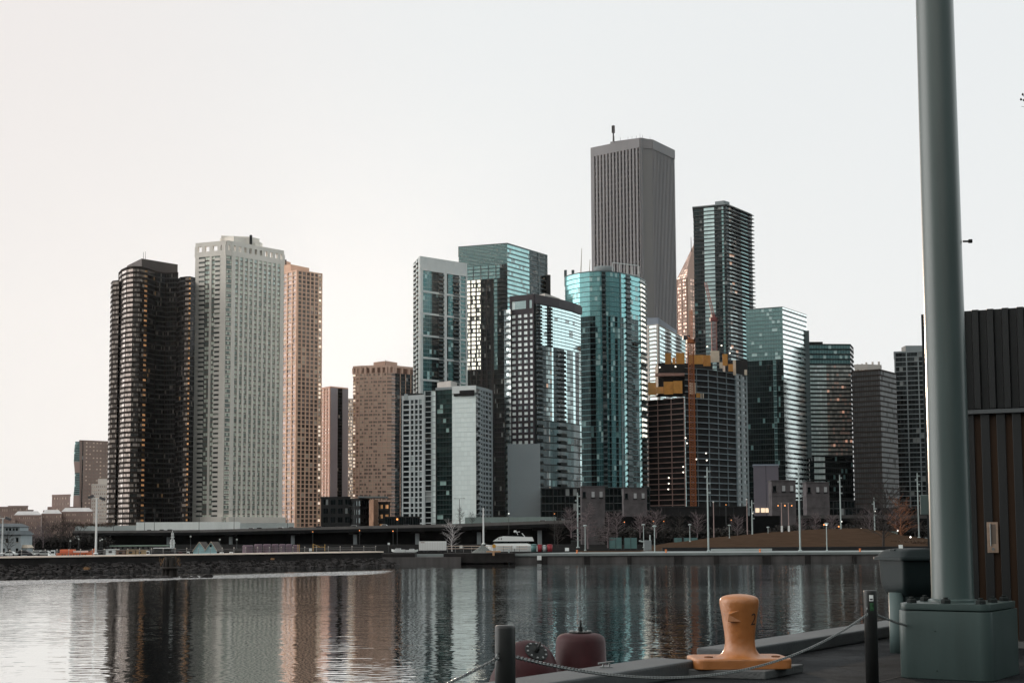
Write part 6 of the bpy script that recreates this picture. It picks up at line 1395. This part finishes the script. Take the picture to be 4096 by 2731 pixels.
# ---- big light pole on a boxed pedestal
cTealP = mat('grey_green_paint', (.046, .070, .068), .32, .0, spec=.6, var=.22, scale=2.2, streak=True)
NB = Vector((5.36, 16.12, 0)); cb = NB+kn*.54+ku*.62
t = thing('light_pole', 'huge tapering grey green pole on a boxed pedestal at the right', 'pole', (cb.x, cb.y, ZD))
def rbox(cx, cy, a_, b_, r, z0, z1, m, name, bev=.012, par=None):
    q = MB(); q.prism([(p.x, p.y) for p in rrect(Vector((cx, cy, 0)), ku, kn, a_, b_, r, 0, 8)], z0, z1, m)
    for i, f in enumerate(q.f):
        q.sm[i] = len(f) == 4
    o = q.build(name, par or t, bev, 2); return o
ped = rbox(cb.x, cb.y, .62, .54, .13, ZD, ZD+.775, cTealP, 'pedestal')
rbox(cb.x, cb.y, .60, .52, .11, ZD+.785, ZD+.86, cTealP, 'cover_plate')
rbox(cb.x, cb.y, .56, .48, .11, ZD+.7751, ZD+.7849, cDkM, 'gasket', 0)
pb = Vector((5.205, 16.95, 0))
q = MB(); q.lathe((pb.x, pb.y, ZD), [(.285, .861), (.285, .885), (.246, .90), (.244, .95), (.236, 3.0), (.222, 8.0), (.205, 14.0)], cTealP, 40); o = q.build('shaft', t)
m_ = o.modifiers.new('es', 'EDGE_SPLIT'); m_.split_angle = rad(30)
for sx, sy in ((1, 1), (1, -1), (-1, 1), (-1, -1), (0, 1), (0, -1), (1, 0), (-1, 0)):
    p = cb+ku*sx*.47+kn*sy*.40; q = MB(); q.lathe((p.x, p.y, ZD+.861), [(.058, 0), (.058, .035), (.045, .048), (.035, .05)], cDkM, 6, False); q.lathe((p.x, p.y, ZD+.911), [(.028, 0), (.028, .02)], cDkM, 8); q.build('anchor_nut', t)
for fx, fz in ((.25, .55), (.22, .10)): p = NB+kn*(.55+fx*.3)+Vector((0, 0, ZD+fz)); q = MB(); q.lathe(p-ku*.004, [(.008, -.004), (.008, .004)], cDkM, 8); q.build('screw', ped)
p = atYZ(3868, 16.95, zat(963, 16.95)); q = MB(); q.bar((p.x-.05, 16.95, p.z), (p.x+.04, 16.95, p.z), .012, cDkM, 8); q.box(p.x+.02, p.x+.06, 16.93, 16.97, p.z-.018, p.z+.022, cDkM); q.build('bracket', t)
q = MB(); q.lathe((pb.x, pb.y, ZD+14.0), [(.21, 0), (.22, .1), (.05, .3)], cTealP, 16); q.bar((pb.x, pb.y, ZD+13.6), (pb.x-1.8, pb.y-.5, ZD+14.3), .06, cTealP, 8); q.box(pb.x-2.6, pb.x-1.7, pb.y-.75, pb.y-.35, ZD+14.2, ZD+14.4, cTealP); q.build('luminaire', t)

# ---- litter bin behind the pedestal
cBin = mat('bin_green', (.008, .014, .015), .5, .0, spec=.15, var=.12, scale=3); cBinL = mat('bin_leg_lit_green', (.07, .105, .105), .5, var=.15, scale=3, streak=True)
c = Vector((5.75, 20.45, 0)); t = thing('litter_bin', 'dark green waste bin with domed lid behind the stickered post', 'bin', (c.x, c.y, ZD))
be = Vector((.97, .24, 0)).normalized(); bf = Vector((-be.y, be.x, 0))
def loft(rows, m, name, par, bev=0, smooth=True):
    """rows of (half width, half depth, corner radius, z)"""
    q = MB(); R = [rrect(c, be, bf, a_, b_, r, z, 5) for a_, b_, r, z in rows]; n = len(R[0]); vs = [v for r in R for v in r]
    fs = [(j*n+k, j*n+(k+1) % n, (j+1)*n+(k+1) % n, (j+1)*n+k) for j in range(len(R)-1) for k in range(n)]
    q.mesh(vs, fs, m, smooth); q.mesh(vs, [tuple((len(R)-1)*n+k for k in range(n)), tuple(range(n))[::-1]], m); return q.build(name, par, bev)
loft([(.27, .27, .08, ZD+.03), (.29, .29, .08, 2.9)], cBin, 'lower_body', t)
q = MB(); p = c-be*.36-bf*.10; q.lathe((p.x, p.y, ZD), [(.11, 0), (.105, .3), (.105, .84)], cBinL, 20); q.build('leg', t)  # light on the left side put into the paler leg colour
q = MB(); p = c+be*.27-bf*.27; q.lathe((p.x, p.y, ZD), [(.08, 0), (.075, .3), (.075, .84)], cBin, 20); q.build('leg', t)
loft([(.25, .24, .1, 2.78), (.32, .31, .1, 2.86), (.365, .35, .08, 2.96), (.375, .36, .07, 3.05), (.385, .37, .06, 3.34)], cBin, 'upper_body', t)
lid = loft([(.44, .42, .06, 3.345), (.445, .425, .06, 3.385), (.41, .39, .07, 3.40), (.375, .35, .10, 3.46), (.33, .30, .12, 3.495), (.2, .18, .1, 3.51)], cBin, 'lid', t)
q = MB(); q.obox(c-be*.36-bf*.08+Vector((0, 0, 3.452)), be*.09, bf*.14, (0, 0, .05), cBin); q.build('handle', t, .01)
q = MB(); p = c+be*.33-bf*.37+Vector((0, 0, 3.05)); q.bar(p, p-bf*.03, .045, cRf, 14); q.build('lock_disc', t)

# ---- corrugated shed
cCor = mat('corrugated_steel', (.028, .030, .031), .42, .45, var=.15, scale=1.5, streak=True); cWood = mat('oiled_timber', (.042, .021, .010), .6, var=.4, scale=3, streak=True)
A_ = Vector((6.31, 21.50, 0)); wu = Vector((.915, -.403, 0)).normalized(); wn_ = Vector((wu.y, -wu.x, 0)); LEN = 7.0
zt_ = atY(3692, 1254, 21.5).z; zr = zat(1655, 21.1)
t = thing('corrugated_shed', 'dark corrugated metal shed with timber slots behind the big pole', 'shed', (A_.x+1, A_.y-.4, ZD))
def corr(q, z0, z1, pitch, fl, amp, m, off, s0, s1, lipz=0):
    x = s0; P = []
    while x < s1:
        for dx, o_ in ((0, 0), (fl, 0), (fl+.018, amp), (pitch-.018, amp)): P.append((x+dx, o_))
        x += pitch
    for (xa, oa), (xb, ob) in zip(P, P[1:]):
        p = A_+wu*xa-wn_*(oa-off); r = A_+wu*xb-wn_*(ob-off); q.quad([p+Vector((0, 0, z0)), r+Vector((0, 0, z0)), r+Vector((0, 0, z1)), p+Vector((0, 0, z1))], m)
        q.quad([p+Vector((0, 0, z1)), r+Vector((0, 0, z1)), r+wn_*-.02+Vector((0, 0, z1)), p+wn_*-.02+Vector((0, 0, z1))], m)
q = MB(); corr(q, zr+.05, zt_, .213, .085, .075, cCor, .05, .05, LEN); q.build('upper_cladding', t)
q = MB(); x = .32
while x < LEN:
    q.obox(A_+wu*x+wn_*-.02+Vector((0, 0, ZD+.10)), wu*.125, wn_*.055, (0, 0, zr-ZD-.11), cCor); x += .222
o = q.build('batten_cladding', t); m_ = o.modifiers.new('b', 'BEVEL'); m_.width = .006; m_.segments = 2
q = MB(); q.obox(A_+wu*.05-wn_*.06+Vector((0, 0, ZD+.10)), wu*(LEN-.05), wn_*.03, (0, 0, zr-ZD-.11), cWood); q.build('timber_lining', t)
q = MB(); q.obox(A_+wu*.0-wn_*.10+Vector((0, 0, zr-.03)), wu*LEN, wn_*.19, (0, 0, .06), mat('rail_steel', (.10, .11, .115), .4, .6)); q.build('cross_rail', t)
q = MB(); q.obox(A_-wu*.05-wn_*.10+Vector((0, 0, ZD)), wu*.07, wn_*.16, (0, 0, zt_-ZD-.02), mat('shed_post_paint', (.025, .03, .033), .4, .5)); q.build('corner_post', t)
q = MB(); q.obox(A_-wu*.05-wn_*3.2+Vector((0, 0, ZD)), wu*(LEN+.05), wn_*3.07, (0, 0, zt_-ZD-.12), cVoid); q.build('shed_body', t)
q = MB(); q.obox(A_+wu*0-wn_*.10+Vector((0, 0, ZD+.001)), wu*LEN, wn_*.22, (0, 0, .095), mat('sill_steel', (.26, .27, .27), .35, .8)); q.build('sill', t)
q = MB(); pz = atY(3685, 2018, 21.4).z; q.obox(A_-wu*.14+wn_*.062+Vector((0, 0, pz-.15)), wu*.16, wn_*.04, (0, 0, .30), cTealP); q.build('hinge_plate', t, .01)
# flush pull: plate, recess and grip
r = ray(3972, 2150); k = (A_.x*wu.y-A_.y*wu.x)/(r.x*wu.y-r.y*wu.x); s_ = (Vector((r.x*k, r.y*k, 0))-A_).dot(wu); zc_ = EYE+r.z*k
br = mat('worn_brass', (.42, .31, .24), .35, .8, var=.2, scale=8)
p = A_+wu*(s_-.078)+wn_*.036+Vector((0, 0, zc_-.22)); q = MB(); q.obox(p, wu*.156, wn_*.008, (0, 0, .45), br); h = q.build('handle', t, .002)
q = MB(); q.obox(p+wu*.04+wn_*.0085+Vector((0, 0, .13)), wu*.085, wn_*.002, (0, 0, .29), mat('brass_recess', (.16, .13, .11), .5, .6)); q.build('recess', h)
q = MB(); q.bar(p+wu*.052+wn_*.028+Vector((0, 0, .10)), p+wu*.052+wn_*.028+Vector((0, 0, .43)), .012, cGal, 8); q.build('grip', h)
q = MB(); q.bar(p+wu*.08+wn_*.008+Vector((0, 0, .055)), p+wu*.08+wn_*.022+Vector((0, 0, .055)), .022, cGal, 14); q.build('lock', h)
# twig entering the frame at the right edge
cTw = mat('twig', (.03, .025, .02), .9)
t = thing('tree_branch', 'thin dark twig with buds poking in at the right edge of the sky', 'twig', atY(4200, 420, 14)); q = MB()
def tw(p, r, w): q.bar(atY(*p), atY(*r), w, cTw, 5, r2=w*.6)
tw((4220, 470, 14), (4108, 402, 14), .008); tw((4108, 402, 14), (4090, 378, 14), .004); tw((4130, 415, 14), (4082, 398, 14), .004); tw((4200, 450, 14), (4085, 426, 14), .003)
q.build('twig', t)
for c2 in ((4084, 399), (4091, 379), (4096, 402)): q = MB(); p = atY(*c2, 14); q.lathe(p-Vector((0, 0, .012)), [(.002, 0), (.011, .008), (.010, .018), (.002, .028)], cTw, 6); q.build('bud', t)

# ================================================================== LIGHT
AZ, EL = rad(SUN_AZ), rad(SUN_EL)
S = Vector((math.sin(AZ)*math.cos(EL), math.cos(AZ)*math.cos(EL), math.sin(EL)))
sd_ = bpy.data.lights.new('sun', 'SUN'); so = bpy.data.objects.new('sun', sd_); COL.objects.link(so); so.rotation_euler = S.to_track_quat('Z', 'Y').to_euler()
sd_.energy = SUN_E; sd_.angle = rad(.55); sd_.color = (1, .78, .60)
w = bpy.data.worlds.new('World'); sc.world = w; w.use_nodes = True; n = w.node_tree.nodes; l = w.node_tree.links; bg = n['Background']
sky = n.new('ShaderNodeTexSky'); sky.sky_type = 'NISHITA'; sky.sun_disc = False; sky.sun_elevation = EL; sky.sun_rotation = AZ; sky.dust_density = 3
tc = n.new('ShaderNodeTexCoord'); sp = n.new('ShaderNodeSeparateXYZ'); l.new(tc.outputs['Generated'], sp.inputs[0])
def MR(src, a0, a1, b0, b1, st='SMOOTHSTEP'):
    m = n.new('ShaderNodeMapRange'); m.interpolation_type = st; l.new(src, m.inputs[0])
    for i, v in enumerate((a0, a1, b0, b1)): m.inputs[1+i].default_value = v
    return m.outputs[0]
def MX(f, a_, b_):
    m = n.new('ShaderNodeMix'); m.data_type = 'RGBA'
    if isinstance(f, float): m.inputs['Factor'].default_value = f
    else: l.new(f, m.inputs['Factor'])
    for k, v in (('A', a_), ('B', b_)):
        if isinstance(v, tuple): m.inputs[k].default_value = (*v, 1)
        else: l.new(v, m.inputs[k])
    return m.outputs['Result']
front = MX(MR(sp.outputs[0], -.40, .05, 0, 1), SK_L, SK_C)
front = MX(MR(sp.outputs[0], .05, .40, 0, 1), front, SK_R)
front = MX(MR(sp.outputs[2], .02, .38, 0, .6), front, MX(MR(sp.outputs[0], -.35, 0, 0, 1), SK_TL, SK_T))
back = MX(MR(sp.outputs[2], .03, .40, 0, 1), SK_BL, MX(MR(sp.outputs[0], -.3, .6, 0, 1), SK_BH, (.55, .62, .62)))
haze_c = MX(MR(sp.outputs[1], -.55, .75, 0, 1), back, front)
def MUL(a_, b_):
    m = n.new('ShaderNodeMath'); m.operation = 'MULTIPLY'; l.new(a_, m.inputs[0]); l.new(b_, m.inputs[1]); return m.outputs[0]
west = MR(sp.outputs[1], -.50, .05, 0, 1)
haze_c = MX(MUL(MR(sp.outputs[0], -.55, -.95, 0, 1), west), haze_c, SK_SL)  # bright side lobes outside the view, added to the sky as fill light
haze_c = MX(MUL(MR(sp.outputs[0], .42, .70, 0, 1), MR(sp.outputs[1], -.2, .2, 0, 1)), haze_c, SK_SR)
ms = n.new('ShaderNodeVectorMath'); ms.operation = 'SCALE'; ms.inputs['Scale'].default_value = 1/.12; l.new(haze_c, ms.inputs[0])
mix = MX(SKY_MIX, ms.outputs[0], sky.outputs[0])
l.new(mix, bg.inputs['Color']); bg.inputs['Strength'].default_value = .12
if HAZE:
    q = MB(); q.box(-2200, 2200, -100, 2400, -1.5, 420, None) if False else q.mesh([(-2200, -100, -2.6), (2200, -100, -2.6), (2200, 2400, -2.6), (-2200, 2400, -2.6), (-2200, -100, 420), (2200, -100, 420), (2200, 2400, 420), (-2200, 2400, 420)],
        [(0, 3, 2, 1), (4, 5, 6, 7), (0, 1, 5, 4), (1, 2, 6, 5), (2, 3, 7, 6), (3, 0, 4, 7)], mat('x_tmp', (1, 1, 1)))
    hm = bpy.data.materials.new('evening_haze'); hm.use_nodes = True; nn = hm.node_tree.nodes; nn.remove(nn['Principled BSDF'])
    pv = nn.new('ShaderNodeVolumePrincipled'); pv.inputs['Density'].default_value = HAZE; pv.inputs['Anisotropy'].default_value = HAZE_G; pv.inputs['Color'].default_value = HAZE_C
    hm.node_tree.links.new(pv.outputs[0], nn['Material Output'].inputs['Volume'])
    q.mats = [hm]; q.m = [0]*6; o = q.build('haze'); o['kind'] = 'stuff'
sc.view_settings.view_transform = 'Standard'; sc.view_settings.look = 'None'; sc.view_settings.gamma = 1; sc.view_settings.exposure = EXPO
cy = sc.cycles if hasattr(sc, 'cycles') else None
sc.render.engine = 'CYCLES'
sc.cycles.max_bounces = 6; sc.cycles.diffuse_bounces = 2; sc.cycles.glossy_bounces = 4; sc.cycles.volume_bounces = 0; sc.cycles.transmission_bounces = 2
sc.cycles.use_denoising = True; sc.cycles.caustics_reflective = False; sc.cycles.caustics_refractive = False; sc.cycles.sample_clamp_indirect = 4
sc.cycles.volume_step_rate = 4
bpy.context.view_layer.update()
